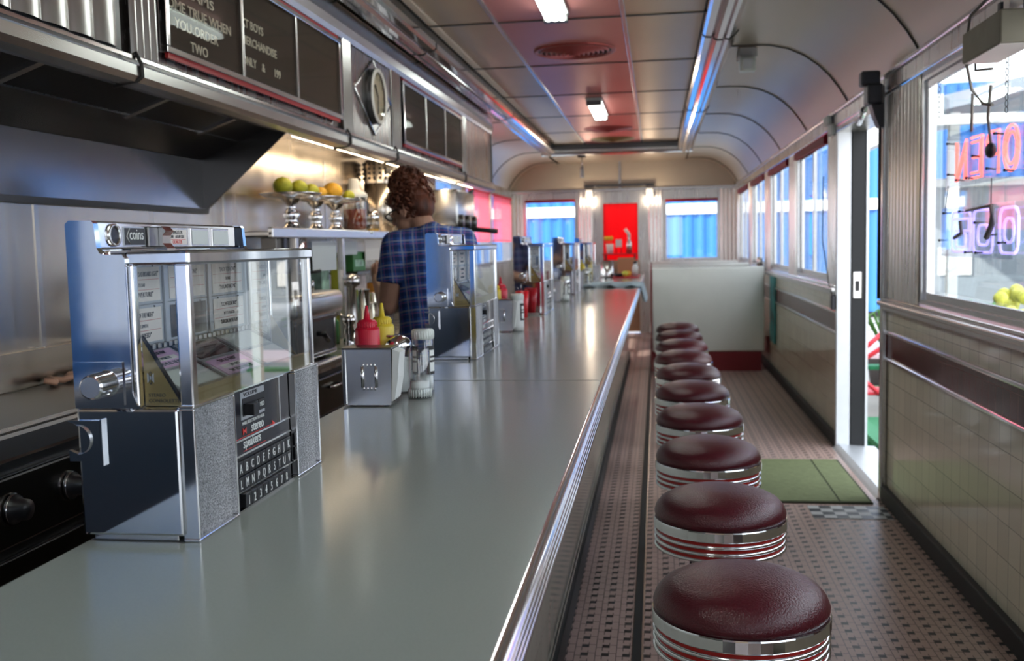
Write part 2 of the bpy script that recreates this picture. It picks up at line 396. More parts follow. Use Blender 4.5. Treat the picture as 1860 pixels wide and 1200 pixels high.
def copy_tree(o, parent=None):
    c = o.copy(); C.objects.link(c); c.parent = parent
    for ch in list(o.children): copy_tree(ch, c)
    return c
def dup(o, loc, label, rotz=None, group=None, category=None):
    c = copy_tree(o); c.location = loc; c['label'] = label
    if rotz is not None: c.rotation_euler = (0, 0, rotz)
    if group: c['group'] = group
    if category: c['category'] = category
    return c
def frame(mb, x0, x1, y0, y1, z0, z1, w, m, bev=0.0):   # rectangular frame lying in a plane of constant X
    mb.box(x0, x1, y0, y1, z0, z0+w, m, bev); mb.box(x0, x1, y0, y1, z1-w, z1, m, bev)
    mb.box(x0, x1, y0, y0+w, z0+w, z1-w, m, bev); mb.box(x0, x1, y1-w, y1, z0+w, z1-w, m, bev)
def frame_y(mb, x0, x1, y0, y1, z0, z1, w, m):
    mb.box(x0, x1, y0, y1, z0, z0+w, m); mb.box(x0, x1, y0, y1, z1-w, z1, m)
    mb.box(x0, x0+w, y0, y1, z0+w, z1-w, m); mb.box(x1-w, x1, y0, y1, z0+w, z1-w, m)
# ================================================================ the setting
YE = 16.0; YF = -3.2; XR = 1.24; XL = -2.30; XB = -2.05
mb = MB(); mb.box(XL-0.2, XR+0.12, YF, YE+0.1, -0.12, 0.0, 'floor_tiles'); struct(mb.build('floor'))
# dark expansion strip in the floor along the stools
mb = MB(); mb.box(-0.10, -0.068, YF, 15.0, 0.0, 0.006, 'rubber', 0.002); mb.box(-0.068, -0.060, YF, 15.0, 0.0, 0.009, 'chrome_dull'); struct(mb.build('trim_1'))
mb = MB(); mb.box(0.80, 1.20, 5.26, 5.51, 0.0, 0.003, 'checker_tiles'); struct(mb.build('trim_2'))

# right wall: tiled lower wall, metal piers, header
def fluted(mb, x, y0, y1, z0, z1, m='steel', nr=9, d=0.014):
    pts = []; N = nr*6
    for i in range(N+1):
        t = i/N; pts.append((x-d*abs(math.sin(PI*nr*t))**0.7, y0+(y1-y0)*t))
    mb.sheet(pts, 'z', z0, z1, m)
def fluted_y(mb, y, x0, x1, z0, z1, m='steel', nr=9, d=0.014):
    pts = []; N = nr*6
    for i in range(N+1):
        t = i/N; pts.append((x0+(x1-x0)*t, y-d*abs(math.sin(PI*nr*t))**0.7))
    mb.sheet(pts, 'z', z0, z1, m)
WINS = [(-2.4, 0.3), (0.75, 4.98), (7.55, 9.20), (9.70, 11.30), (11.80, 13.40), (13.85, 15.45)]
DOOR = (5.72, 7.08)
mb = MB()
for a, b in ((YF, DOOR[0]-0.06), (DOOR[1]+0.02, YE)):
    mb.box(XR+0.003, XR+0.07, a, b, 0.0, 1.095, 'tile_cream')
    mb.box(XR-0.002, XR+0.01, a, b, 0.948, 1.09, 'tile_cream_small')
    mb.box(XR-0.003, XR+0.01, a, b, 0.802, 0.928, 'tile_maroon')
    mb.box(XR-0.014, XR+0.01, a, b, 0.928, 0.948, 'chrome', 0.005)
    mb.box(XR-0.014, XR+0.01, a, b, 0.782, 0.802, 'chrome', 0.005)
piers = [(YF, -2.4), (0.3, 0.75), (4.98, 5.66), (7.10, 7.55), (9.20, 9.70), (11.30, 11.80), (13.40, 13.85), (15.45, YE)]
for a, b in piers:
    mb.box(XR+0.004, XR+0.06, a, b, 1.095, 2.20, 'steel'); fluted(mb, XR, a+0.02, b-0.02, 1.13, 2.20, 'steel', max(4, int((b-a)*14)))
mb.box(XR, XR+0.07, YF, YE, 2.20, 2.36, 'steel')
struct(mb.build('wall_right'))
mb = MB(); mb.box(XR-0.028, XR+0.01, YF, DOOR[0]-0.06, 0, 0.085, 'rubber', 0.006); mb.box(XR-0.028, XR+0.01, DOOR[1]+0.05, YE, 0, 0.085, 'rubber', 0.006); struct(mb.build('baseboard_right'))
mb = MB()
for a, b in ((YF, DOOR[0]-0.06), (DOOR[1]+0.03, YE)):
    mb.box(XR-0.055, XR+0.02, a, b, 1.085, 1.112, 'chrome_dull', 0.008); mb.box(XR-0.03, XR+0.06, a, b, 1.112, 1.128, 'chrome', 0.004); mb.box(XR-0.030, XR+0.0, a, b, 1.06, 1.088, 'chrome_dull', 0.004)
struct(mb.build('trim_3'))
mb = MB()   # rail under the cove
mb.box(XR-0.035, XR+0.02, YF, YE, 2.295, 2.325, 'chrome_dull', 0.01); mb.box(XR-0.02, XR+0.02, YF, YE, 2.215, 2.295, 'steel', 0.004); mb.box(XR-0.028, XR+0.01, YF, YE, 2.20, 2.222, 'chrome', 0.006)
struct(mb.build('trim_4'))
# windows in the right wall
for i, (a, b) in enumerate(WINS):
    r = sempty('window_%d' % (i+1), (XR+0.08, (a+b)/2, 1.12))
    mb = MB(); frame(mb, XR+0.0, XR+0.06, a, b, 1.125, 2.205, 0.03, 'chrome_dull'); mb.build('frame', r)
    nb = 2 if b-a < 2 else 3
    mb = MB()
    for k in range(nb):
        y0 = a+0.035+(b-a-0.07)*k/nb; y1 = a+0.035+(b-a-0.07)*(k+1)/nb; xx = XR+0.012+0.018*(k % 2)
        frame(mb, xx, xx+0.016, y0, y1, 1.155, 2.175, 0.035, 'chrome_dull', 0.002)
    mb.build('sash', r)
    mb = MB(); mb.box(XR+0.050, XR+0.053, a+0.05, b-0.05, 1.18, 2.15, 'glass_window'); mb.build('pane', r)
# side door opening
r = sempty('door_1', (XR+0.08, (DOOR[0]+DOOR[1])/2, 0))
mb = MB(); mb.box(XR-0.02, XR+0.13, DOOR[0]-0.07, DOOR[0], 0, 2.22, 'steel_dark', 0.006); mb.box(XR-0.032, XR-0.0, DOOR[0]-0.085, DOOR[0]-0.03, 0, 2.30, 'chrome_dull', 0.008)
mb.box(XR-0.02, XR+0.075, DOOR[1], DOOR[1]+0.05, 0, 2.22, 'threshold', 0.004); mb.box(XR+0.075, XR+0.17, DOOR[1]-0.01, DOOR[1]+0.05, 0, 2.22, 'rubber', 0.004)
mb.box(XR+0.17, XR+0.185, DOOR[1]-0.02, DOOR[1]+0.05, 0, 2.22, 'threshold')
mb.box(XR-0.01, XR+0.17, DOOR[0], DOOR[1], 2.165, 2.22, 'steel'); mb.build('door_frame', r)
mb = MB(); mb.prism([(XR-0.045, 0.0), (XR+0.24, 0.0), (XR+0.24, 0.012), (XR+0.0, 0.028), (XR-0.03, 0.012)], 'y', DOOR[0]-0.04, DOOR[1], 'threshold'); mb.build('threshold_plate', r)
mb = MB(); mb.box(XR+0.085, XR+0.14, DOOR[1]-0.022, DOOR[1]-0.01, 1.04, 1.22, 'chrome_dull', 0.003); mb.box(XR+0.10, XR+0.125, DOOR[1]-0.03, DOOR[1]-0.018, 1.09, 1.16, 'black'); mb.build('strike_plate', r)

# left wall with blinds windows at the far end and an added serving window behind the camera
mb = MB()
LW = [(9.45, 11.75), (11.98, 13.63), (13.88, 15.66)]
ys = [YF, 9.2]+[v for p in LW for v in p]+[YE]
mb.box(XL-0.12, XL, 9.2, YE, 0, 1.18, 'steel'); mb.box(XL-0.12, XL, 9.2, YE, 2.20, 2.4, 'steel')
for a, b in ((9.2, 9.45), (11.75, 11.98), (13.63, 13.88), (15.66, YE)):
    mb.box(XL-0.12, XL-0.002, a, b, 1.18, 2.2, 'steel_warm')
    if b-a > 0.1: fluted_left = [(XL+0.012*abs(math.sin(PI*5*t/30)), a+(b-a)*t/30) for t in range(31)]; mb.sheet(fluted_left, 'z', 1.2, 2.2, 'steel_warm')
mb.box(XB-0.12, XB, 1.0, 9.2, 0, 2.75, 'steel_warm'); mb.box(XL-0.1, XB, 9.18, 9.24, 0, 2.72, 'steel_warm')
mb.box(XB-0.12, XB, YF, 1.0, 0, 0.95, 'navy_reflect_panel'); mb.box(XB-0.12, XB, YF, 1.0, 2.35, 2.75, 'steel_warm'); mb.box(XB-0.12, XB, -3.2, -2.9, 0.95, 2.35, 'steel_warm')  # unseen wall around the added window; navy part darkens the jukebox reflections
for y in (3.08, 4.56, 6.05, 7.55): mb.box(XB, XB+0.004, y-0.012, y+0.012, 0.9, 2.0, 'chrome_dull')
struct(mb.build('wall_left'))
for i, (a, b) in enumerate(LW+[(-2.9, 1.0)]):  # last one is the added serving window, unseen, for blue jukebox reflections
    x = XL if i < 3 else XB; z0, z1 = (1.18, 2.2) if i < 3 else (0.95, 2.35)
    r = sempty('window_%d' % (7+i), (x, (a+b)/2, z0))
    mb = MB(); frame(mb, x-0.10, x+0.01, a, b, z0, z1, 0.035, 'chrome_dull'); 
    if i < 3: mb.box(x-0.05, x-0.02, a, b, 1.5, 1.53, 'chrome_dull')
    mb.build('frame', r)
    mb = MB(); mb.box(x-0.07, x-0.066, a+0.03, b-0.03, z0+0.03, z1-0.03, 'glass_window'); mb.build('pane', r)

# end wall
mb = MB()
EW = [(-2.10, -1.26, 1.21, 2.15), (0.13, 0.97, 1.16, 2.11)]
DX0, DX1 = -0.86, -0.27
def seg(x0, x1, z0, z1, m='steel', fl=False):
    mb.box(x0, x1, YE, YE+0.12, z0, z1, m)
    if fl: fluted_y(mb, YE, x0+0.03, x1-0.03, z0, z1, m, max(3, int((x1-x0)*16)), 0.012)
seg(XL-0.1, -2.10, 0, 2.28, 'steel', True); seg(-2.10, -1.26, 0, 1.21); seg(-2.10, -1.26, 2.15, 2.28); seg(-1.26, DX0-0.12, 0, 2.28, 'steel', True)
seg(DX0-0.12, DX0, 0, 2.28); seg(DX1, DX1+0.12, 0, 2.28); seg(DX0, DX1, 2.10, 2.28); seg(DX1+0.12, 0.13, 0, 2.28, 'steel', True)
seg(0.13, 0.97, 0, 1.16); seg(0.13, 0.97, 2.11, 2.28); seg(0.97, XR+0.1, 0, 2.28, 'steel', True)
seg(XL-0.1, XR+0.1, 2.28, 2.85, 'cream_enamel')
struct(mb.build('wall_back'))
mb = MB(); mb.box(XL, XR, YE-0.03, YE, 2.26, 2.31, 'chrome_dull', 0.01); mb.box(-0.14-0.44, -0.14-0.41, YE-0.012, YE, 2.31, 2.72, 'chrome_dull')
mb.box(-1.12, -0.02, YE-0.07, YE, 2.33, 2.37, 'steel_dark', 0.006); struct(mb.build('trim_5'))
for i, (a, b, z0, z1) in enumerate(EW):
    r = sempty('window_%d' % (11+i), ((a+b)/2, YE, z0))
    mb = MB(); frame_y(mb, a, b, YE-0.01, YE+0.1, z0, z1, 0.03, 'chrome_dull'); mb.build('frame', r)
    mb = MB(); mb.box(a+0.03, b-0.03, YE+0.05, YE+0.054, z0+0.03, z1-0.03, 'glass_window'); mb.build('pane', r)
r = sempty('door_2', ((DX0+DX1)/2, YE, 0))
mb = MB(); mb.box(DX0, DX1, YE+0.0, YE+0.05, 0.02, 1.17, 'brown_panel'); mb.box(DX0, DX1, YE+0.0, YE+0.05, 2.07, 2.10, 'steel'); mb.box(DX0, DX0+0.02, YE, YE+0.05, 1.17, 2.07, 'steel'); mb.box(DX1-0.02, DX1, YE, YE+0.05, 1.17, 2.07, 'steel')
mb.box((DX0+DX1)/2-0.006, (DX0+DX1)/2+0.006, YE-0.006, YE+0.03, 0.1, 1.17, 'steel_dark'); mb.build('door_leaf', r)
mb = MB(); mb.box(DX0+0.02, -0.57, YE+0.03, YE+0.034, 1.17, 2.07, 'red_curtain'); mb.box(-0.57, DX1-0.02, YE+0.036, YE+0.04, 1.17, 2.07, 'red_curtain'); mb.build('curtain', r, label='bright red curtain behind the glass of the end door')
mb = MB(); mb.tube([(DX1+0.02-0.07, YE-0.05, 1.0), (DX1+0.02-0.07, YE-0.05, 1.12)], 0.012, 'chrome'); mb.box(DX1-0.075, DX1-0.025, YE-0.02, YE, 0.96, 1.15, 'chrome_dull', 0.004); mb.build('door_handle', r)
# wall behind the camera
mb = MB(); mb.box(XL-0.1, XR+0.1, YF-0.12, YF, 0, 0.9, 'steel'); mb.box(XL-0.1, XR+0.1, YF-0.12, YF, 2.3, 2.85, 'cream_enamel'); mb.box(XL-0.1, -2.2, YF-0.12, YF, 0.9, 2.3, 'steel'); mb.box(0.9, XR+0.1, YF-0.12, YF, 0.9, 2.3, 'steel'); mb.box(-0.6, -0.2, YF-0.12, YF, 0.9, 2.3, 'steel')
struct(mb.build('wall_front'))

# ceiling: coves, recessed panels, chrome rails
CP = [(0.46, 2.722), (0.62, 2.722), (0.74, 2.716), (0.86, 2.688), (0.96, 2.640), (1.05, 2.575), (1.12, 2.505), (1.18, 2.425), (1.22, 2.36), (1.25, 2.305)]
mir = lambda p: (-1.06-p[0], p[1])
mb = MB()
mb.sheet(CP, 'y', YF, YE+0.02, 'cove_steel', 12); mb.sheet([mir(p) for p in CP], 'y', YF, YE+0.02, 'cove_steel', 12)
mb.box(-1.56, 0.48, 13.72, YE+0.02, 2.722, 2.74, 'cove_steel')
CX = [-1.37, -0.94, -0.18, 0.30]; CY = [YF]+[3.02+1.52*k for k in range(-4, 8)]+[13.68]
CY = sorted(v for v in CY if v <= 13.68)
for i in range(len(CY)-1):
    y0, y1 = CY[i]+0.010, CY[i+1]-0.010
    if y1-y0 < 0.1: continue
    for j in range(3):
        if j == 1: mb.box(CX[j]+0.012, CX[j+1]-0.012, y0, y1, 2.79, 2.80, 'ceiling_panel_pink_reflect', 0.003)
        else: mb.box(CX[j]+0.012, CX[j+1]-0.012, y0, y1, 2.79, 2.80, 'ceiling_panel', 0.003)
mb.box(-1.5, 0.45, YF, 13.76, 2.80, 2.84, 'seam_dark')
for y in CY[1:-1]: mb.box(-1.37, 0.30, y-0.011, y+0.011, 2.786, 2.80, 'seam_dark')
mb.box(-1.56, 0.48, 13.68, 13.76, 2.70, 2.80, 'steel_dark'); mb.box(0.30, 0.32, YF, 13.7, 2.70, 2.80, 'steel_dark'); mb.box(-1.39, -1.37, YF, 13.7, 2.70, 2.80, 'steel_dark')
for y in [5.02+1.77*k for k in range(-4, 7)]:
    for P in (CP, [mir(p) for p in CP]): mb.tube([(p[0]-0.002*(1 if P is CP else -1), y, p[1]-0.002) for p in P], 0.006, 'seam_dark', 6)
struct(mb.build('ceiling'))
mb = MB()
for x in (CX[1], CX[2]): mb.box(x-0.014, x+0.014, YF, 13.68, 2.78, 2.795, 'chrome_dull', 0.004)
struct(mb.build('trim_6'))
def rail(sgn, n):
    mb = MB(); pr = []
    for i, (x, z) in enumerate([(0.285, 2.72), (0.285, 2.685), (0.30, 2.672), (0.335, 2.668), (0.345, 2.685), (0.352, 2.660), (0.37, 2.650), (0.40, 2.650), (0.412, 2.675), (0.42, 2.655), (0.44, 2.652), (0.47, 2.672), (0.495, 2.70), (0.50, 2.728)]): pr.append((x, z) if sgn > 0 else mir((x, z)))
    mb.sheet(pr, 'y', YF, 13.9, 'chrome', 1, smooth=False)
    for y in (-0.5, 2.9, 6.2, 9.6): mb.tube([(p[0], y, p[1]-0.002) for p in pr], 0.004, 'seam_dark', 6)
    struct(mb.build('trim_%d' % n))
rail(1, 7); rail(-1, 8)
mb = MB(); pr = [(13.66, 2.72), (13.66, 2.685), (13.70, 2.672), (13.73, 2.66), (13.78, 2.652), (13.82, 2.66), (13.86, 2.67), (13.90, 2.70), (13.905, 2.728)]
mb.sheet(pr, 'x', -1.55, 0.49, 'chrome_dull', 1, smooth=False); struct(mb.build('trim_9'))

# ================================================================ outside
mb = MB(); mb.box(-30, 40, -20, 45, -0.55, -0.42, 'concrete'); struct(mb.build('ground'))
def container(name, x0, x1, y0, y1, z0, face, label, group, gap=0.12):
    """stack of corrugated steel boxes; face '-y' or '+x' is the long side towards the diner"""
    r = thing(name, label, 'shipping container', ((x0+x1)/2, (y0+y1)/2, z0), group)
    H = 2.55
    def corr(a, b, plane):
        pts = []; p = 0.285; k = 0
        while a+k*p < b-0.01:
            s = a+k*p
            for du, dd in ((0, 0), (0.07, 0), (0.14, 0.055), (0.21, 0.055)):
                if s+du <= b: pts.append((s+du, dd))
            k += 1
        return pts
    mb = MB()
    if face == '-y':
        mb.sheet([(u, y0+d) for u, d in corr(x0, x1, 0)], 'z', z0+gap, z0+H-0.05, 'container_blue', smooth=False); mb.box(x0, x1, y0+0.06, y1, z0+(0 if gap < 0.1 else 0), z0+H, 'container_blue')
    else:
        mb.sheet([(x1-d, u) for u, d in corr(y0, y1, 0)], 'z', z0, z0+H-0.05, 'container_navy', smooth=False); mb.box(x0, x1-0.06, y0, y1, z0, z0+H, 'container_navy')
    mb.build('body', r)
    return r, H
ZG = -0.42
for i, (xa, xb) in enumerate(((-6.6, -0.45), (-0.4, 5.75), (5.8, 11.95), (12.0, 18.15), (18.2, 24.35))):
    where = ('leftmost', 'second from the left', 'middle one', 'fourth from the left', 'rightmost')[i]
    r, H = container('shipping_container', xa, xb, 24.0, 26.4, ZG, '-y', 'lower blue shipping container beyond the diner, %s of the bottom row' % where, 'blue shipping containers beyond the end wall')
    mb = MB(); mb.box(xa, xb, 23.95, 24.1, ZG+2.50, ZG+2.74, 'container_band'); mb.build('top_rail', r, label='white painted top rail'); mb = MB(); mb.box(xa, xb, 23.98, 24.1, ZG, ZG+0.14, 'black'); mb.build('bottom_rail', r)
    r, H = container('shipping_container', xa, xb, 24.0, 26.4, ZG+2.74, '-y', 'upper blue shipping container above the white rail, %s of the top row' % where, 'blue shipping containers beyond the end wall', 0.0)
r, H = container('shipping_container', -5.4, -2.95, -6.5, 3.0, ZG, '+x', 'blue shipping container added outside the kitchen serving window for jukebox reflections', None)  # stack added out of view so the jukebox sides mirror blue
r2_, H = container('shipping_container', -5.4, -2.95, -6.5, 3.0, ZG+2.55, '+x', 'upper blue shipping container added outside the kitchen serving window for jukebox reflections', None)

r = thing('shipping_container', 'blue shipping container added behind the diner on the camera side for jukebox reflections', 'shipping container', (-2.2, -8.0, ZG))  # unseen container added to turn the farther jukebox sides blue
mb = MB(); mb.sheet([(u+du, -6.8-dd) for u in [-5.0+0.285*k for k in range(15)] for du, dd in ((0, 0), (0.09, 0), (0.14, 0.05), (0.235, 0.05))], 'z', ZG, ZG+2.9, 'container_navy', smooth=False); mb.box(-5.0, -0.72, -9.2, -6.86, ZG, ZG+2.9, 'container_navy'); mb.build('body', r)
# canopy, kiosk, picnic furniture, plants outside the side door and near window
r = thing('canopy', 'white framed canopy roof outside the near window', 'canopy', (4.2, 10.5, ZG))
mb = MB(); mb.prism([(2.35, 2.50), (6.2, 3.3), (6.2, 3.42), (2.35, 2.62)], 'y', 9.0, 13.0, 'building_grey'); mb.build('roof', r)
mb = MB(); mb.box(2.30, 2.40, 8.95, 13.0, 2.42, 2.64, 'white'); mb.box(2.30, 6.2, 8.9, 9.0, 2.38, 2.46, 'white'); mb.build('fascia', r)
for x, y in ((2.5, 9.1), (6.0, 9.1), (6.0, 12.8)): mb = MB(); mb.box(x, x+0.08, y, y+0.08, ZG, 2.5, 'white'); mb.build('post', r)
r = thing('kiosk', 'grey service hut with a white notice under the canopy', 'hut', (4.3, 13.6, ZG))
mb = MB(); mb.box(3.3, 5.4, 13.2, 15.0, ZG, 2.05, 'building_grey'); mb.build('wall', r)
mb = MB(); mb.box(3.25, 5.45, 13.1, 15.1, 2.05, 2.15, 'white'); mb.build('roof', r)
mb = MB(); mb.box(3.5, 3.9, 13.17, 13.2, 0.95, 1.3, 'white'); mb.build('notice', r)
r = thing('picnic_table', 'picnic table with pink plank top and green legs outside the side door', 'picnic table', (2.75, 10.6, ZG))
mb = MB()
for k in range(5): mb.box(1.75, 3.6, 10.15+k*0.17, 10.30+k*0.17, 0.26, 0.30, 'picnic_top')
mb.build('table_top', r); 
for x in (1.95, 3.4):
    mb = MB(); mb.tube([(x, 10.15, 0.26), (x, 9.75, ZG+0.01)], 0.035, 'deck_green', 4); mb.tube([(x, 10.9, 0.26), (x, 11.3, ZG+0.01)], 0.035, 'deck_green', 4); mb.build('trestle', r)
for y in (9.6, 11.3): mb = MB(); mb.box(1.75, 3.6, y, y+0.2, 0.0, 0.04, 'deck_green'); mb.build('bench', r)
r = thing('garden_chair', 'red folding garden chair at the picnic table outside the door', 'chair', (2.05, 9.2, ZG))
mb = MB(); mb.tube([(1.78, 9.2, 0.42), (1.98, 9.2, 0.60)], 0.022, 'picnic_red', 6); mb.tube([(1.70, 9.2, 0.28), (2.2, 9.2, 0.62)], 0.022, 'picnic_red', 6); mb.tube([(1.68, 9.2, 0.30), (2.05, 9.2, -0.02)], 0.022, 'picnic_red', 6); mb.tube([(2.05, 9.2, -0.02), (2.0, 9.2, ZG)], 0.022, 'picnic_red', 6); mb.tube([(2.2, 9.2, 0.62), (2.25, 9.2, ZG)], 0.022, 'picnic_red', 6); mb.build('frame', r)
mb = MB(); mb.box(1.75, 2.3, 9.2, 9.55, 0.04, 0.07, 'picnic_red', 0.01); mb.build('seat', r)
mb = MB(); mb.box(1.36, 3.2, 6.9, 8.9, ZG, -0.10, 'deck_green', 0.01); 
tag(mb.build('entrance_deck'), 'green painted timber deck outside the side door', 'deck')
mb = MB(); mb.box(1.50, 1.62, 5.9, 8.9, -0.02, 0.03, 'deck_green')
for k in range(9): mb.box(1.50, 1.62, 6.0+k*0.33, 6.05+k*0.33, -0.10, -0.01, 'deck_green')
tag(mb.build('deck_rail'), 'low green rail along the deck outside the side door', 'rail')
def planter(x, y, z, label, flower, s=1.0):
    r = thing('planter', label, 'plant', (x, y, z))
    mb = MB(); mb.lathe([(0, 0), (0.16*s, 0), (0.2*s, 0.32*s), (0.18*s, 0.32*s), (0.17*s, 0.28*s), (0, 0.28*s)], (x, y, z), 16, 'pot'); mb.build('pot', r)
    mb = MB()
    for k in range(40):
        a = random.random()*2*PI; L = (0.35+0.35*random.random())*s; t = 0.3+0.6*random.random(); b0 = Vector((x, y, z+0.28*s))
        mid = b0+Vector((math.cos(a)*L*t*0.5, math.sin(a)*L*t*0.5, L*0.8)); e = b0+Vector((math.cos(a)*L*t, math.sin(a)*L*t, L*0.9*(1.1-t*0.5)))
        mb.tube([b0, mid, e], [0.008*s, 0.012*s, 0.002*s], 'leaf', 4)
    mb.build('leaves', r)
    if flower:
        mb = MB()
        for k in range(36):
            a = random.random()*2*PI; q = random.random()*0.3*s; mb.ball((x+math.cos(a)*q, y+math.sin(a)*q, z+(0.65+0.25*random.random())*s), 0.045*s, 'flower_yellow', 6)
        mb.build('flowers', r)
planter(2.2, 6.6, 0.22, 'pot of yellow flowers outside the near window, nearest of the row', True, 1.0)
planter(2.55, 5.6, 0.22, 'pot of yellow flowers outside at the right edge of the near window', True, 1.0)
planter(2.75, 12.3, ZG, 'dark pot with spiky green leaves far outside the side door', False, 1.4)
mb = MB(); mb.box(1.9, 2.9, 5.2, 6.85, 0.16, 0.22, 'white'); 
for x in (1.95, 2.8):
    for y in (5.3, 6.75): mb.box(x, x+0.06, y, y+0.06, ZG, 0.16, 'white')
tag(mb.build('plant_bench'), 'white bench outside the near window holding flower pots', 'bench')
# ================================================================ lunch counter
ZC = 1.05
ct = thing('lunch_counter', 'long grey-green laminate lunch counter with ribbed chrome edge and cream tiled front', 'counter', (-0.48, 5.6, 0))
mb = MB(); mb.box(-0.815, -0.165, -1.2, 12.4, 1.012, ZC, 'laminate', 0.004)
mb.box(-0.8149, -0.166, 2.955, 2.959, ZC-0.001, ZC+0.0006, 'seam_line'); mb.box(-0.8149, -0.166, 7.2, 7.204, ZC-0.001, ZC+0.0006, 'seam_line'); mb.build('countertop', ct)
mb = MB(); pr = []
z = 1.0485
pr = [(-0.168, z+0.001), (-0.150, z+0.001)]
for k in range(3):
    zz = z-0.002-k*0.012
    for a in range(7): t = a/6*PI; pr.append((-0.150+0.006*math.sin(t), zz-0.0055*(1-math.cos(t))))
    pr.append((-0.154, zz-0.0115))
pr += [(-0.165, 1.008)]
mb.sheet(pr, 'y', -1.2, 12.4, 'chrome', 1); mb.sheet([(-0.812, z+0.001), (-0.822, z-0.006), (-0.822, 1.01), (-0.812, 1.0)], 'y', -1.2, 12.4, 'chrome_dull', 1); mb.build('edge_trim', ct)
mb = MB(); mb.box(-0.70, -0.355, -1.15, 12.35, 0.10, 1.012, 'counter_tile'); mb.build('front_panel', ct)
mb = MB(); mb.box(-0.70, -0.335, -1.15, 12.36, 0.0, 0.10, 'rubber'); mb.box(-0.352, -0.347, -1.15, 12.36, 0.10, 0.115, 'chrome_dull'); mb.build('kick_base', ct)

# ================================================================ stools
def make_stool(x, y, label):
    r = thing('counter_stool', label, 'stool', (x, y, 0), 'maroon vinyl stools along the counter')
    R = 0.178
    mb = MB(); mb.lathe([(R-0.006, 0.695), (R+0.001, 0.702), (R+0.002, 0.712), (R-0.004, 0.728), (R-0.018, 0.744), (R-0.042, 0.757), (0.10, 0.768), (0.05, 0.773), (0, 0.774)], (x, y, 0), 48, 'maroon_vinyl'); mb.build('cushion', r)
    mb = MB(); mb.lathe([(R-0.004, 0.697), (R+0.003, 0.697), (R+0.0045, 0.694), (R+0.0045, 0.672), (R+0.002, 0.669), (R-0.004, 0.668)], (x, y, 0), 48, 'chrome', smooth=False)
    for k in range(3):
        z = 0.655-k*0.0185; mb.lathe([(R-0.004, z+0.005), (R+0.002, z+0.004), (R+0.0035, z), (R+0.002, z-0.004), (R-0.004, z-0.005)], (x, y, 0), 48, 'chrome')
    mb.build('chrome_band', r)
    mb = MB(); mb.lathe([(R-0.003, 0.672), (R-0.003, 0.612)], (x, y, 0), 48, 'red_stripe'); mb.lathe([(R-0.003, 0.613), (0.06, 0.600), (0, 0.600)], (x, y, 0), 48, 'steel_dark'); mb.build('red_stripe', r)
    mb = MB(); mb.lathe([(0.09, 0.600), (0.088, 0.585), (0.050, 0.570), (0.046, 0.55), (0.046, 0.06), (0.052, 0.05)], (x, y, 0), 28, 'chrome'); mb.build('post', r)
    mb = MB(); mb.lathe([(0.052, 0.062), (0.09, 0.045), (0.15, 0.020), (0.165, 0.0), (0, 0)], (x, y, 0), 36, 'chrome'); mb.build('floor_flange', r)
    return r
ordn = ['nearest to the camera', 'second from the camera', 'third from the camera', 'fourth from the camera', 'fifth from the camera', 'sixth from the camera', 'seventh from the camera', 'third from the far end', 'second from the far end', 'at the far end of the row']
st0 = make_stool(0.165, 2.06, 'round maroon vinyl counter stool with chrome bands, ' + ordn[0])
for k in range(1, 10): dup(st0, (0.165+random.uniform(-0.006, 0.006), 2.06+0.71*k, 0), 'round maroon vinyl counter stool with chrome bands, ' + ordn[k])

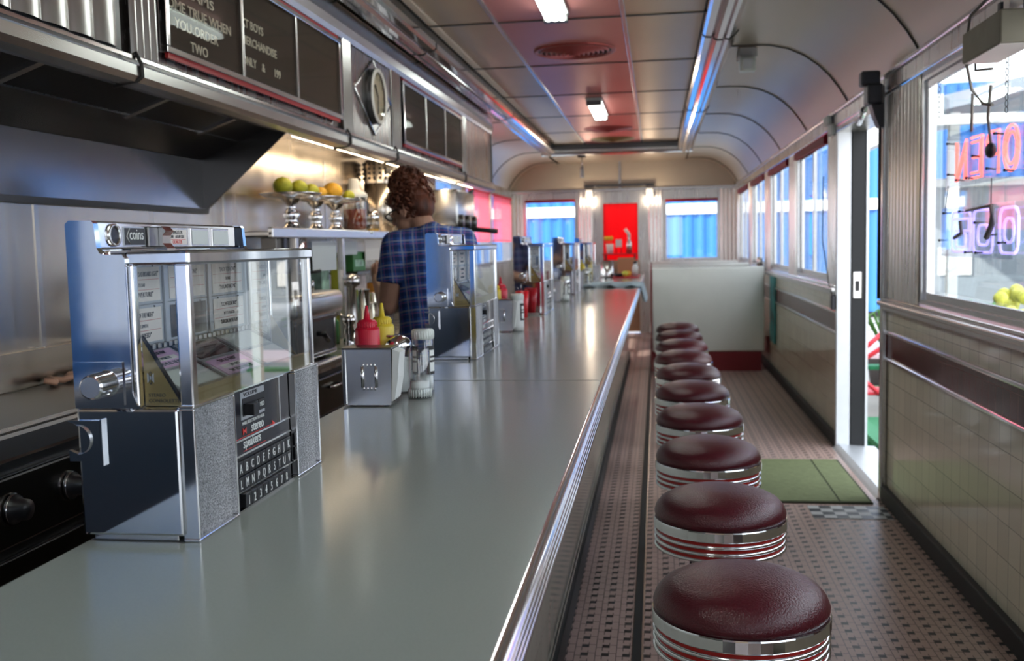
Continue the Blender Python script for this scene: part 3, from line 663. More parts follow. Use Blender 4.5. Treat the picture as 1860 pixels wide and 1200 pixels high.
# ================================================================ tabletop jukebox
def make_jukebox():
    Y0, Y1 = 1.29, 1.812; D = lambda y: y
    r = thing('tabletop_jukebox', '', 'jukebox', (-0.73, 1.55, ZC), 'chrome jukebox selectors along the counter')
    # lower case
    mb = MB()
    mb.box(-0.815, -0.662, Y0, Y1, ZC+0.010, ZC+0.192, 'chrome_wavy', 0.004)
    mb.box(-0.805, -0.675, Y0+0.01, Y1-0.01, ZC, ZC+0.012, 'chrome_dull', 0.002)
    # upper back shell, stepped profile with rounded shoulder
    prof = [(-0.818, ZC+0.192), (-0.818, ZC+0.452), (-0.812, ZC+0.457), (-0.778, ZC+0.456), (-0.775, ZC+0.452), (-0.772, ZC+0.418), (-0.768, ZC+0.410), (-0.758, ZC+0.408), (-0.735, ZC+0.408), (-0.731, ZC+0.402), (-0.731, ZC+0.215), (-0.724, ZC+0.196), (-0.715, ZC+0.192)]
    mb.prism(prof, 'y', Y0+0.004, Y0+0.016, 'chrome_wavy'); mb.prism(prof, 'y', Y1-0.016, Y1-0.004, 'chrome_wavy')
    mb.box(-0.818, -0.805, Y0+0.016, Y1-0.016, ZC+0.19, ZC+0.455, 'chrome_wavy')
    mb.build('lower_case', r)
    # crown with coin slot
    mb = MB()
    mb.box(-0.806, -0.777, Y0+0.016, 1.770, ZC+0.416, ZC+0.456, 'chrome', 0.003); mb.box(-0.79, -0.760, Y0+0.018, 1.775, ZC+0.406, ZC+0.414, 'chrome', 0.002)
    cr = mb.build('crown', r)
    mb = MB(); mb.lathe([(0.0, 0.0008), (0.0125, 0.0008), (0.0125, 0.004), (0.0165, 0.004), (0.0165, -0.002)], (-0.777, 1.348, ZC+0.436), 24, 'chrome_dull', axis='x'); mb.lathe([(0.0, 0.002), (0.0128, 0.002)], (-0.777, 1.348, ZC+0.436), 24, 'black', axis='x'); mb.build('lock', cr)
    mb = MB(); mb.box(-0.778, -0.7755, 1.375, 1.435, ZC+0.420, ZC+0.449, 'card_frame'); mb.box(-0.776, -0.7745, 1.377, 1.433, ZC+0.422, ZC+0.447, 'letter_grey')
    mb.text('coins', 0.023, (-0.7742, 1.388, ZC+0.430), (0, 1, 0), (0, 0, 1), 'letter_clear', 0.0003, sx=0.86)
    mb.tube([(-0.774, 1.389, ZC+0.446), (-0.774, 1.380, ZC+0.4345), (-0.774, 1.389, ZC+0.423)], 0.0007, 'letter_clear', 4); mb.build('coin_label', cr)
    mb = MB(); mb.prism([(-0.777, ZC+0.408), (-0.777, ZC+0.452), (-0.765, ZC+0.450), (-0.758, ZC+0.443), (-0.764, ZC+0.436), (-0.764, ZC+0.424), (-0.757, ZC+0.416), (-0.757, ZC+0.408)], 'y', 1.468, 1.495, 'chrome'); mb.box(-0.7775, -0.7700, 1.437, 1.468, ZC+0.418, ZC+0.450, 'steel_dark', 0.002); mb.build('coin_slot', cr)
    for i, (a, b) in enumerate(((1.502, 1.570), (1.590, 1.650), (1.672, 1.732))):
        mb = MB(); mb.box(-0.7785, -0.7745, a-0.004, b+0.004, ZC+0.418, ZC+0.450, 'chrome_dull', 0.001); mb.box(-0.7748, -0.7738, a, b, ZC+0.422, ZC+0.446, 'card' if i == 0 else 'white_glow_plastic')
        if i == 0:
            mb.text('2 SINGLES OR', 0.0075, (-0.7735, 1.536, ZC+0.4395), (0, 1, 0), (0, 0, 1), 'letter_grey', 0.0002, 'CENTER', 0.8); mb.text('ONE    ALBUM SIDE', 0.007, (-0.7735, 1.536, ZC+0.4325), (0, 1, 0), (0, 0, 1), 'letter_grey', 0.0002, 'CENTER', 0.8)
            mb.text('QUARTER', 0.008, (-0.7735, 1.536, ZC+0.4235), (0, 1, 0), (0, 0, 1), 'letter_red', 0.0002, 'CENTER', 0.9)
            mb.box(-0.7742, -0.7734, 1.507, 1.565, ZC+0.430, ZC+0.4306, 'letter_red')
        mb.build('price_window', cr)
    # glass case posts, roof
    mb = MB(); mb.box(-0.735, -0.640, 1.300, 1.802, ZC+0.392, ZC+0.412, 'chrome_wavy', 0.004); mb.box(-0.80, -0.73, Y0+0.016, Y1-0.016, ZC+0.398, ZC+0.408, 'chrome', 0.002); mb.build('case_roof', r)
    for (x0, x1, y0, y1) in ((-0.731, -0.722, 1.298, 1.312), (-0.664, -0.643, 1.302, 1.318), (-0.658, -0.643, 1.786, 1.800), (-0.731, -0.722, 1.790, 1.802)):
        mb = MB(); mb.box(x0, x1, y0, y1, ZC+0.192, ZC+0.394, 'chrome', 0.003); mb.build('case_post', r)
    mb = MB(); mb.box(-0.7245, -0.663, 1.306, 1.308, ZC+0.194, ZC+0.394, 'glass_case'); mb.build('side_glass', r)
    mb = MB(); mb.box(-0.6485, -0.6465, 1.318, 1.788, ZC+0.194, ZC+0.394, 'glass_front'); mb.build('front_glass', r)
    # gold inner cheek and front base
    mb = MB(); ch = [(-0.7215, ZC+0.193), (-0.7215, ZC+0.288), (-0.668, ZC+0.200), (-0.664, ZC+0.193)]
    mb.prism([(-0.7215, ZC+0.288), (-0.7215, ZC+0.293), (-0.664, ZC+0.198), (-0.668, ZC+0.198)], 'y', 1.311, 1.318, 'black')
    mb.prism(ch, 'y', 1.312, 1.316, 'gold'); mb.prism(ch, 'y', 1.788, 1.790, 'gold'); mb.box(-0.662, -0.650, 1.318, 1.786, ZC+0.193, ZC+0.216, 'gold')
    mb.text('STEREO', 0.0068, (-0.716, 1.3116, ZC+0.206), (1, 0, 0), (0, 0, 1), 'letter_grey', 0.0002, sx=1.1); mb.text('CONSOLETTE', 0.0068, (-0.716, 1.3116, ZC+0.198), (1, 0, 0), (0, 0, 1), 'letter_grey', 0.0002, sx=1.1)
    mb.prism([(-0.7165, ZC+0.226), (-0.7165, ZC+0.240), (-0.7115, ZC+0.235), (-0.7065, ZC+0.240), (-0.7065, ZC+0.226), (-0.7115, ZC+0.231)], 'y', 1.3113, 1.312, 'card_frame')
    mb.tube([(-0.7115+0.0016*math.sin(a/2)*1.2, 1.311, ZC+0.233+0.009*math.cos(a/2)) for a in [k*4*PI/24 for k in range(24)]], 0.0005, 'letter_grey', 4, closed=True)
    mb.build('gold_panel', r)
    # grey back board with title pages
    mb = MB(); mb.box(-0.806, -0.772, 1.312, 1.788, ZC+0.192, ZC+0.398, 'grey_inner'); mb.box(-0.772, -0.735, 1.308, 1.312, ZC+0.262, ZC+0.398, 'grey_inner')
    for yy in (1.318, 1.474, 1.630, 1.784): mb.box(-0.772, -0.766, yy-0.004, yy+0.004, ZC+0.27, ZC+0.39, 'card_frame')
    bb = mb.build('title_board', r)
    tl = {0: [['"PARADISE BY THE DASHBOARD LIGHT"', 'MEATLOAF', '"THAT OVERTURE"'], ['"BECAUSE OF THE NIGHT"', 'PATTI SMITH', '"GOD SPEED"']],
          1: [['"LOVE THE ONE"', 'ISLEY BROS', '"SEE ME"'], None], 2: [['"EASY TO LOVE"', 'DORIS', '"HAUNTING ME"'], ['"CONFESSIONS"', 'BETTY MARTIN', '"DANCING IN THE RAIN"']]}
    for c in range(3):
        for q in range(2):
            y0 = 1.334+c*0.156; y1 = y0+0.126; z1 = ZC+0.388-q*0.062; z0 = z1-0.052
            mb = MB(); mb.box(-0.772, -0.769, y0-0.008, y1+0.008, z0-0.004, z1+0.005, 'card_frame', 0.0008)
            mb.box(-0.7695, -0.7680, y0, y1, z0, z1, 'card' if tl[c][q] else 'black_gloss')
            if tl[c][q]:
                for k, tx in enumerate(tl[c][q]):
                    mb.text(tx, (0.0105, 0.0075, 0.0105)[k], (-0.7676, (y0+y1)/2, z1-0.014-k*0.0155), (0, 1, 0), (0, 0, 1), 'letter_grey', 0.0002, 'CENTER', 0.62 if len(tx) > 16 else 0.9, 0.0)
                mb.box(-0.7682, -0.7676, y0+0.004, y1-0.004, z0+0.0175, z0+0.0181, 'sign_red'); mb.box(-0.7682, -0.7676, y0+0.004, y1-0.004, z0+0.033, z0+0.0336, 'sign_red')
            for sy in (y0+0.02, y1-0.02): mb.ball((-0.7685, sy, z1+0.0015), 0.0016, 'black', 6)
            mb.build('title_page', bb)
    # comb of page tabs and the sloped lower pages
    P0 = Vector((-0.770, 0, ZC+0.262)); P1 = Vector((-0.668, 0, ZC+0.206)); sl = (P1-P0); sl.normalize(); nrm = Vector((-sl.z, 0, sl.x)); L = (P1-P0).length
    def on_slope(y, t, h=0.0): p = P0+sl*t+nrm*h; return (p.x, y, p.z)
    mb = MB()
    def sbox(mb, y0, y1, t0, t1, h0, h1, m):
        vs = [mb.bm.verts.new(on_slope(y, t, h)) for y in (y0, y1) for t in (t0, t1) for h in (h0, h1)]
        idx = ((0, 1, 3, 2), (4, 6, 7, 5), (0, 4, 5, 1), (2, 3, 7, 6), (0, 2, 6, 4), (1, 5, 7, 3))
        fs = [mb.bm.faces.new([vs[i] for i in q]) for q in idx]; mb._fin(fs, m); bmesh.ops.recalc_face_normals(mb.bm, faces=fs)
    sbox(mb, 1.318, 1.786, 0, L, -0.006, 0.0, 'steel_dark')
    for k in range(26): y = 1.33+k*0.0175; mb.box(-0.771, -0.762, y, y+0.010, ZC+0.262, ZC+0.270, 'chrome_dull', 0.001)
    sb = mb.build('sloped_board', r)
    sl_c = {(0, 0): 'card_pink', (0, 1): 'white_glow_plastic', (1, 0): 'black_gloss', (1, 1): 'card_pink', (2, 0): 'white_glow_plastic', (2, 1): 'card'}
    stx = {(0, 0): ['"STAND BY YOUR MAN"', 'TAMMY WYNETTE', '"HE LOVES ME ALL THE WAY"'], (1, 1): ['"LIVE AT THESE"', 'JUST ONCE', '"ANY TIME YOU WANT ME"']}
    for (c, q), m in sl_c.items():
        y0 = 1.334+c*0.156; y1 = y0+0.126; t0 = 0.010+q*0.053; t1 = t0+0.044
        mb = MB(); sbox(mb, y0-0.008, y1+0.008, t0-0.004, t1+0.004, 0, 0.003, 'card_frame'); sbox(mb, y0, y1, t0, t1, 0.003, 0.0042, m)
        if (c, q) in stx:
            for k, tx in enumerate(stx[(c, q)]):
                mb.text(tx, (0.011, 0.008, 0.011)[k], on_slope((y0+y1)/2, t0+0.012+k*0.014, 0.0048), (0, 1, 0), -sl, 'letter_grey', 0.0002, 'CENTER', 0.62 if len(tx) > 16 else 0.85)
            sbox(mb, y0+0.015, y1-0.015, t0+0.018, t0+0.028, 0.0042, 0.0044, 'card')
        mb.build('title_page', sb)
    # selector knob on the side
    mb = MB(); kc = (-0.767, Y0+0.004, ZC+0.228)
    mb.lathe([(0.0, -0.044), (0.0158, -0.044), (0.0172, -0.041), (0.0172, -0.006), (0.019, -0.004), (0.019, 0.0)], kc, 32, 'chrome', axis='y')
    for k in range(20):
        a = k*2*PI/20; mb.box(kc[0]+0.0172*math.cos(a)-0.0006, kc[0]+0.0172*math.cos(a)+0.0006, kc[1]-0.040, kc[1]-0.006, kc[2]+0.0172*math.sin(a)-0.0006, kc[2]+0.0172*math.sin(a)+0.0006, 'steel_dark')
    mb.lathe([(0.0, -0.0443), (0.0145, -0.0443)], kc, 32, 'chrome_dull', axis='y'); mb.build('selector_knob', r)
    mb = MB(); mb.box(-0.8165, -0.742, Y0+0.001, Y0+0.006, ZC+0.197, ZC+0.258, 'chrome_wavy'); mb.build('knob_plate', r)
    # coin return scoop
    mb = MB(); yf = Y0-0.005
    outer = [(-0.830, ZC+0.176), (-0.778, ZC+0.176), (-0.778, ZC+0.118), (-0.826, ZC+0.118), (-0.826, ZC+0.134)]
    arc = [(-0.812+0.021*math.cos(a), ZC+0.149+0.021*math.sin(a)) for a in [-PI/2+PI*k/12 for k in range(13)]]
    mb.prism(outer+arc, 'y', yf, Y0+0.002, 'chrome_wavy'); mb.box(-0.776, -0.7735, yf-0.002, Y0, ZC+0.112, ZC+0.178, 'chrome')
    mb.sheet([(x, z) for x, z in arc], 'y', yf-0.004, Y0+0.004, 'chrome_dull'); mb.build('coin_return', r)
    # speakers
    for y0, y1 in ((1.300, 1.432), (1.694, 1.812)):
        mb = MB(); mb.box(-0.668, -0.652, y0, y1, ZC+0.002, ZC+0.190, 'grille'); mb.build('speaker_grille', r)
        mb = MB(); frame(mb, -0.666, -0.642, y0-0.003, y1+0.003, ZC-0.0, ZC+0.195, 0.005, 'chrome', 0.0015); mb.build('speaker_frame', r)
    # dark selection panel
    mb = MB(); mb.box(-0.664, -0.655, 1.438, 1.688, ZC+0.112, ZC+0.190, 'black_panel'); mb.box(-0.664, -0.650, 1.632, 1.638, ZC+0.112, ZC+0.190, 'chrome_dull'); mb.box(-0.664, -0.653, 1.438, 1.688, ZC+0.109, ZC+0.112, 'chrome'); mb.box(-0.664, -0.653, 1.438, 1.688, ZC+0.1895, ZC+0.193, 'chrome')
    X = -0.6546; U = (0, 1, 0); V = (0, 0, 1)
    def tx(t, s, y, z, m, **k): mb.text(t, s, (X, y, ZC+z), U, V, m, 0.0003, **k)
    mb.box(X-0.0005, X+0.0004, 1.482, 1.578, ZC+0.141, ZC+0.185, 'card_frame'); mb.text('VOLUME', 0.0085, (X+0.0008, 1.493, ZC+0.1775), U, V, 'letter_grey', 0.0003, sx=1.7)
    mb.box(X, X+0.001, 1.488, 1.578, ZC+0.146, ZC+0.175, 'black')
    tx('MAKE SELECTION TO HEAR', 0.0072, 1.486, 0.1325, 'letter_clear', sx=1.0)
    tx('stereo', 0.022, 1.520, 0.1165+0.0005, 'letter_clear', sx=0.9, bold=0.0002)
    mb.build('selection_panel', r)
    mb = MB()
    mb.box(X-0.001, X+0.0185, 1.492, 1.512, ZC+0.148, ZC+0.166, 'black', 0.001); mb.box(X-0.001, X+0.004, 1.513, 1.544, ZC+0.149, ZC+0.165, 'black', 0.001); mb.box(X-0.001, X+0.004, 1.546, 1.576, ZC+0.149, ZC+0.165, 'black', 0.001)
    mb.text('LOW', 0.010, (X+0.0044, 1.517, ZC+0.1535), U, V, 'letter_clear', 0.0003, sx=0.9); mb.text('MED', 0.010, (X+0.0044, 1.549, ZC+0.1535), U, V, 'letter_clear', 0.0003, sx=0.9); mb.build('volume_buttons', r)
    return r
jb = make_jukebox()
# replace the lettering block of the selection panel with the full stereo speakers layout
def jb_extra(r):
    X = -0.6546; U = (0, 1, 0); V = (0, 0, 1)
    mb = MB()
    # panel extends lower: red arrow rules, 'speakers'
    mb.box(-0.664, -0.655, 1.438, 1.688, ZC+0.088, ZC+0.112, 'black_panel')
    mb.text('speakers', 0.022, (X, 1.486, ZC+0.0955), U, V, 'letter_clear', 0.0003, sx=0.92, bold=0.0002)
    mb.box(X, X+0.0006, 1.446, 1.610, ZC+0.1128, ZC+0.1138, 'letter_red'); mb.box(X, X+0.0006, 1.486, 1.578, ZC+0.0905, ZC+0.0913, 'letter_red')
    mb.prism([(1.606, ZC+0.120), (1.620, ZC+0.1133), (1.606, ZC+0.1066), (1.610, ZC+0.1133)], 'x', X, X+0.0008, 'letter_red')
    mb.prism([(1.486, ZC+0.128), (1.486, ZC+0.117), (1.492, ZC+0.1215), (1.499, ZC+0.117), (1.499, ZC+0.128), (1.492, ZC+0.1235)], 'x', X, X+0.0008, 'letter_red')
    mb.box(-0.664, -0.653, 1.438, 1.688, ZC+0.085, ZC+0.088, 'chrome'); mb.build('title_panel', r)
    for row, (s, z) in enumerate((('ABCDEFGHJK', 0.056), ('LMNPQRSTUV', 0.031), ('12345678', 0.004))):
        n = len(s); y0 = 1.4535 if n == 10 else 1.466; pitch = 0.0228 if n == 10 else 0.0232
        mb = MB(); dx = 0 if n == 10 else 0.006
        for k, chx in enumerate(s):
            a = y0+k*pitch; mb.box(-0.664, -0.651+dx, a, a+pitch-0.0012, ZC+z, ZC+z+0.0225, 'black', 0.001)
            mb.text(chx, 0.0205, (-0.6507+dx, a+pitch/2, ZC+z+0.004), U, V, 'letter_clear', 0.0003, 'CENTER', 0.72)
        mb.build('letter_buttons' if n == 10 else 'number_buttons', r)
    mb = MB(); mb.box(-0.664, -0.652, 1.438, 1.688, ZC+0.0275, ZC+0.0305, 'chrome'); mb.box(-0.664, -0.655, 1.438, 1.688, ZC+0.002, ZC+0.085, 'black'); mb.box(-0.664, -0.648, 1.438, 1.688, ZC+0.0, ZC+0.003, 'chrome'); mb.build('button_tray', r)
jb_extra(jb)
jl = ['chrome tabletop jukebox nearest to the camera, title pages and letter buttons readable', 'chrome tabletop jukebox in front of the woman in the plaid shirt, second along the counter', 'chrome tabletop jukebox just past the two white shakers, third along the counter', 'chrome tabletop jukebox fourth along the counter, between two napkin holders', 'chrome tabletop jukebox farthest along the counter, nearest the end door']
jb['label'] = jl[0]
for k in range(1, 5): dup(jb, (-0.73, 1.55+2.2*k, ZC), jl[k])

# ================================================================ napkin holders, shakers, bottles
def make_napkins(x0, y0, label):
    x1 = x0+0.124; y1 = y0+0.075; r = thing('napkin_dispenser', label, 'napkin dispenser', ((x0+x1)/2, (y0+y1)/2, ZC), 'chrome napkin dispensers on the counter')
    mb = MB(); mb.prism([(x0+0.004, ZC+0.004), (x1-0.002, ZC+0.004), (x1+0.001, ZC+0.150), (x0-0.002, ZC+0.150)], 'y', y0, y1, 'chrome_dull')
    mb.box(x0-0.006, x1+0.003, y0-0.004, y1+0.003, ZC+0.148, ZC+0.153, 'steel_dark', 0.002)
    mb.box(x0-0.007, x0+0.006, y0-0.003, y1+0.002, ZC+0.004, ZC+0.150, 'chrome', 0.003)
    for xx in (x0+0.01, x1-0.02): mb.box(xx, xx+0.01, y0+0.004, y0+0.014, ZC, ZC+0.005, 'rubber')
    mb.build('case', r)
    mb = MB(); cx = (x0+x1)/2+0.004
    for dx in (-0.018, 0.018): mb.tube([(cx+dx, y0-0.0005, ZC+0.050), (cx+dx, y0-0.0005, ZC+0.105)], 0.0045, 'chrome', 8)
    for k in range(4): mb.tube([(cx-0.015+k*0.010, y0-0.0003, ZC+0.104), (cx-0.015+k*0.010, y0-0.0003, ZC+0.112)], 0.003, 'chrome', 6); mb.tube([(cx-0.015+k*0.010, y0-0.0003, ZC+0.043), (cx-0.015+k*0.010, y0-0.0003, ZC+0.051)], 0.003, 'chrome', 6)
    mb.build('embossed_mark', r)
    mb = MB(); mb.prism([(x1-0.002, ZC+0.012), (x1+0.006, ZC+0.020), (x1+0.016, ZC+0.075), (x1+0.017, ZC+0.100), (x1+0.022, ZC+0.140), (x1+0.003, ZC+0.148)], 'y', y0+0.008, y1-0.008, 'white'); mb.build('napkins', r)
    return r
n0 = make_napkins(-0.803, 2.47, 'chrome napkin dispenser with embossed mark beside the red ketchup bottle, nearest one')
NP = [(-0.733, 4.645, 'chrome napkin dispenser beside two white shakers, second along the counter'), (-0.733, 6.98, 'chrome napkin dispenser between the third and fourth jukeboxes'), (-0.733, 9.22, 'chrome napkin dispenser between the fourth and fifth jukeboxes'), (-0.70, 11.2, 'chrome napkin dispenser beyond the last jukebox near the end door')]
for x, y, l in NP: dup(n0, (x, y, ZC), l)
def squeeze(name, x, y, m, label, group):
    r = thing(name, label, 'sauce bottle', (x, y, ZC), group)
    mb = MB(); mb.lathe([(0, 0), (0.032, 0), (0.034, 0.004), (0.034, 0.185), (0.031, 0.192), (0.024, 0.194)], (x, y, ZC), 28, m); mb.build('bottle', r)
    mb = MB(); mb.lathe([(0.026, 0.190), (0.0265, 0.207), (0.022, 0.213), (0.009, 0.215), (0.006, 0.235), (0.0035, 0.252), (0, 0.253)], (x, y, ZC), 28, m)
    for k in range(24): a = k*2*PI/24; mb.tube([(x+0.0265*math.cos(a), y+0.0265*math.sin(a), ZC+0.193), (x+0.0265*math.cos(a), y+0.0265*math.sin(a), ZC+0.206)], 0.0012, m, 4)
    mb.build('nozzle_cap', r); return r
k0 = squeeze('ketchup_bottle', -0.806, 2.63, 'ketchup', 'red ketchup squeeze bottle behind the nearest napkin dispenser', 'red ketchup squeeze bottles'); k0.location.x += 0.02
m0 = squeeze('mustard_bottle', -0.775, 2.74, 'mustard', 'yellow mustard squeeze bottle beside the nearest ketchup bottle', 'yellow mustard squeeze bottles')
dup(k0, (-0.765, 4.86, ZC), 'red ketchup squeeze bottle behind the second napkin dispenser'); dup(m0, (-0.785, 4.78, ZC), 'yellow mustard squeeze bottle behind the second napkin dispenser')
dup(m0, (-0.70, 9.40, ZC), 'yellow mustard squeeze bottle behind the napkin dispenser past the fourth jukebox')
def sugar_pourer(x, y, label):
    r = thing('sugar_pourer', label, 'sugar shaker', (x, y, ZC), 'glass sugar pourers with metal lids')
    mb = MB(); mb.lathe([(0, 0.002), (0.030, 0.002), (0.034, 0.008), (0.034, 0.10), (0.036, 0.118), (0.034, 0.135)], (x, y, ZC), 28, 'glass_jar'); mb.build('jar', r)
    mb = MB(); mb.lathe([(0, 0.004), (0.029, 0.004), (0.031, 0.01), (0.031, 0.098), (0, 0.100)], (x, y, ZC), 24, 'sugar'); mb.build('sugar', r)
    mb = MB(); mb.lathe([(0.0375, 0.128), (0.0385, 0.140), (0.032, 0.152), (0.014, 0.162), (0, 0.163)], (x, y, ZC), 28, 'chrome'); mb.box(x-0.03, x+0.006, y-0.012, y+0.012, ZC+0.158, ZC+0.164, 'chrome', 0.002); mb.build('lid', r)
    return r
s0 = sugar_pourer(-0.725, 2.72, 'glass sugar pourer with domed chrome lid behind the nearest napkin dispenser')
def shaker(x, y, label, h=0.165, cap_top=True, lab=True, fill='sugar', m='glass_jar'):
    r = thing('spice_shaker', label, 'shaker', (x, y, ZC), 'clear ribbed shakers on the counter')
    mb = MB(); mb.lathe([(0, 0.002), (0.029, 0.002), (0.030, 0.03), (0.030, h-0.03), (0.026, h-0.02)], (x, y, ZC), 24, m); mb.build('jar', r)
    if cap_top: ring = (h-0.028, h)
    else: ring = (0.0, 0.030)
    mb = MB(); mb.lathe([(0, ring[0]), (0.030, ring[0]), (0.031, ring[0]+0.003), (0.031, ring[1]-0.004), (0.028, ring[1]), (0, ring[1])], (x, y, ZC), 24, 'white_glow_plastic' if cap_top else 'glass_jar')
    for k in range(26): a = k*2*PI/26; mb.tube([(x+0.031*math.cos(a), y+0.031*math.sin(a), ZC+ring[0]+0.003), (x+0.031*math.cos(a), y+0.031*math.sin(a), ZC+ring[1]-0.005)], 0.0012, 'white_glow_plastic', 4)
    mb.build('cap', r)
    mb = MB(); mb.lathe([(0, 0.006), (0.026, 0.006), (0.026, 0.045), (0, 0.046)], (x, y, ZC), 20, fill); mb.build('filling', r)
    if lab:
        mb = MB()
        for (a0, a1) in ((-2.9, -1.85), (-1.0, 0.1)):
            for (z0, z1, mm) in ((0.052, 0.132, 'pepper_label'),):
                N = 8; lo = [(x+0.0308*math.cos(a0+(a1-a0)*k/N), y+0.0308*math.sin(a0+(a1-a0)*k/N)) for k in range(N+1)]; mb.sheet(lo, 'z', ZC+z0, ZC+z1, mm)
            aa, ab = a0+0.25, a1-0.15
            for (z0, z1) in ((0.060, 0.086), (0.092, 0.098), (0.104, 0.120)):
                lo = [(x+0.0312*math.cos(aa+(ab-aa)*k/6), y+0.0312*math.sin(aa+(ab-aa)*k/6)) for k in range(7)]; mb.sheet(lo, 'z', ZC+z0, ZC+z1, 'letter_clear')
        mb.build('label', r)
    return r
sh0 = shaker(-0.641, 2.62, 'clear shaker standing on its ribbed cap in front of the black labelled shaker', 0.155, False, False)
sh1 = shaker(-0.655, 2.73, 'clear shaker with black and white label and ribbed white cap on top', 0.178, True, True)
mat('milk_jar', (0.78, 0.78, 0.76), 0.35)
w1 = shaker(-0.655, 4.66, 'white shaker with dark label, right one of the pair behind the second napkin dispenser', 0.175, True, True, m='milk_jar')
w1['group'] = 'white shakers behind the second jukebox'
w2 = shaker(-0.675, 4.80, 'plain white shaker, left one of the pair behind the second napkin dispenser', 0.170, True, False, m='milk_jar')
w2['group'] = 'white shakers behind the second jukebox'
dup(sh1, (-0.640, 7.02, ZC), 'clear shaker with black label between the third and fourth jukeboxes'); dup(s0, (-0.66, 7.20, ZC), 'glass sugar pourer between the third and fourth jukeboxes')
dup(sh1, (-0.620, 9.10, ZC), 'clear shaker with black label between the fourth and fifth jukeboxes'); dup(s0, (-0.66, 9.30, ZC), 'glass sugar pourer between the fourth and fifth jukeboxes')
mb = MB(); mb.lathe([(0, 0), (0.028, 0), (0.038, 0.15), (0.036, 0.15), (0.027, 0.006), (0, 0.006)], (-0.745, 5.50, ZC), 24, 'plastic_red')
tag(mb.build('plastic_cup'), 'red plastic cup just before the third jukebox', 'cup')
# far end of the counter: folded cloth, metal pot, sauce bottles, board
def blanket(name, x0, x1, y0, y1, z, fall, m):
    mb = MB(); nx, ny = 26, 14; g = []
    for j in range(ny+1):
        row = []
        for i in range(nx+1):
            u = i/nx; X = x0+(x1-x0+fall)*u; zz = z+0.02+0.012*math.sin(7*u*PI+j*0.8)*math.cos(j*0.9)+0.008*math.sin(j*1.7)
            yy = y0+(y1-y0)*j/ny+0.02*math.sin(9*u)
            if X > x1: d = X-x1; X = x1+0.02+0.25*d+0.015*math.sin(j*1.1); zz = z+0.02-d*0.95
            row.append(mb.bm.verts.new((X, yy, zz)))
        g.append(row)
    fs = [mb.bm.faces.new((g[j][i], g[j][i+1], g[j+1][i+1], g[j+1][i])) for j in range(ny) for i in range(nx)]; mb._fin(fs, m, True)
    o = mb.build(name); s = o.modifiers.new('s', 'SOLIDIFY'); s.thickness = 0.014; return o
tag(blanket('folded_towel', -0.66, -0.16, 9.0, 9.75, ZC, 0.16, 'cloth_blue'), 'grey blue folded towel draped over the far counter edge', 'towel')
r = thing('metal_pitcher', 'dull metal pitcher on the far counter beside the folded towel', 'pitcher', (-0.57, 11.6, ZC))
mb = MB(); mb.lathe([(0, 0), (0.075, 0), (0.078, 0.02), (0.066, 0.20), (0.06, 0.20), (0.07, 0.02)], (-0.57, 11.6, ZC), 24, 'chrome_dull'); mb.build('body', r)
mb = MB(); mb.tube([(-0.635, 11.6, ZC+0.17), (-0.69, 11.6, ZC+0.15), (-0.69, 11.6, ZC+0.07), (-0.645, 11.6, ZC+0.04)], 0.007, 'chrome_dull', 8); mb.build('handle', r)
tag(MB().box(-0.50, -0.20, 11.3, 12.3, ZC, ZC+0.012, 'picnic_red', 0.003).build('red_tray'), 'red tray lying on the far end of the counter', 'tray')
tag(MB().box(-0.47, -0.27, 12.20, 12.235, ZC+0.012, ZC+0.22, 'terracotta_pan', 0.01).build('cutting_board'), 'tan cutting board standing upright on the red tray', 'cutting board')
r = thing('sauce_jar', 'small jar with white label at the right end of the red tray', 'jar', (-0.25, 11.7, ZC+0.012)); 
mb = MB(); mb.lathe([(0, 0), (0.035, 0), (0.035, 0.10), (0.02, 0.13), (0.02, 0.15)], (-0.25, 11.7, ZC+0.012), 16, 'white'); mb.build('body', r); mb = MB(); mb.lathe([(0.021, 0.14), (0.021, 0.17), (0, 0.17)], (-0.25, 11.7, ZC+0.012), 16, 'black'); mb.build('cap', r)
mb = MB(); mb.lathe([(0, 0.002), (0.05, 0), (0.09, 0.035), (0.085, 0.035), (0.04, 0.006), (0, 0.006)], (-0.42, 11.55, ZC+0.012), 20, 'iron'); tag(mb.build('bowl'), 'small dark bowl on the red tray', 'bowl')
for i, (x, y, m, l) in enumerate(((-0.36, 11.50, 'flower_yellow', 'yellow lemon beside the dark bowl on the red tray'), (-0.33, 11.62, 'orange_fruit', 'orange fruit beside the dark bowl on the red tray'))):
    mb = MB(); mb.ball((x, y, ZC+0.012+0.033), (0.04, 0.034, 0.033), m, 14); tag(mb.build('lemon' if i == 0 else 'orange'), l, 'fruit')
# shelf with siphon and whisk jar in front of the red curtain
r = thing('wall_shelf', 'small red shelf across the end door below the curtain', 'shelf', (-0.56, 15.82, 1.26))
mb = MB(); mb.box(-0.84, -0.29, 15.70, 15.95, 1.26, 1.28, 'plastic_red'); mb.build('board', r); mb = MB(); mb.box(-0.80, -0.78, 15.72, 15.97, 1.18, 1.26, 'iron'); mb.box(-0.35, -0.33, 15.72, 15.97, 1.18, 1.26, 'iron'); mb.build('bracket', r)
r = thing('cream_siphon', 'white topped cream siphon on the shelf by the red curtain', 'siphon', (-0.43, 15.82, 1.28))
mb = MB(); mb.lathe([(0, 0), (0.045, 0), (0.045, 0.16), (0.02, 0.22), (0.02, 0.25)], (-0.43, 15.82, 1.28), 16, 'chrome_dull'); mb.build('flask', r)
mb = MB(); mb.tube([(-0.43, 15.82, 1.52), (-0.43, 15.82, 1.58), (-0.49, 15.82, 1.66)], 0.026, 'white', 8); mb.build('head', r)
r = thing('utensil_jar', 'white jar of utensils on the shelf, left end by the red curtain', 'jar', (-0.73, 15.82, 1.28))
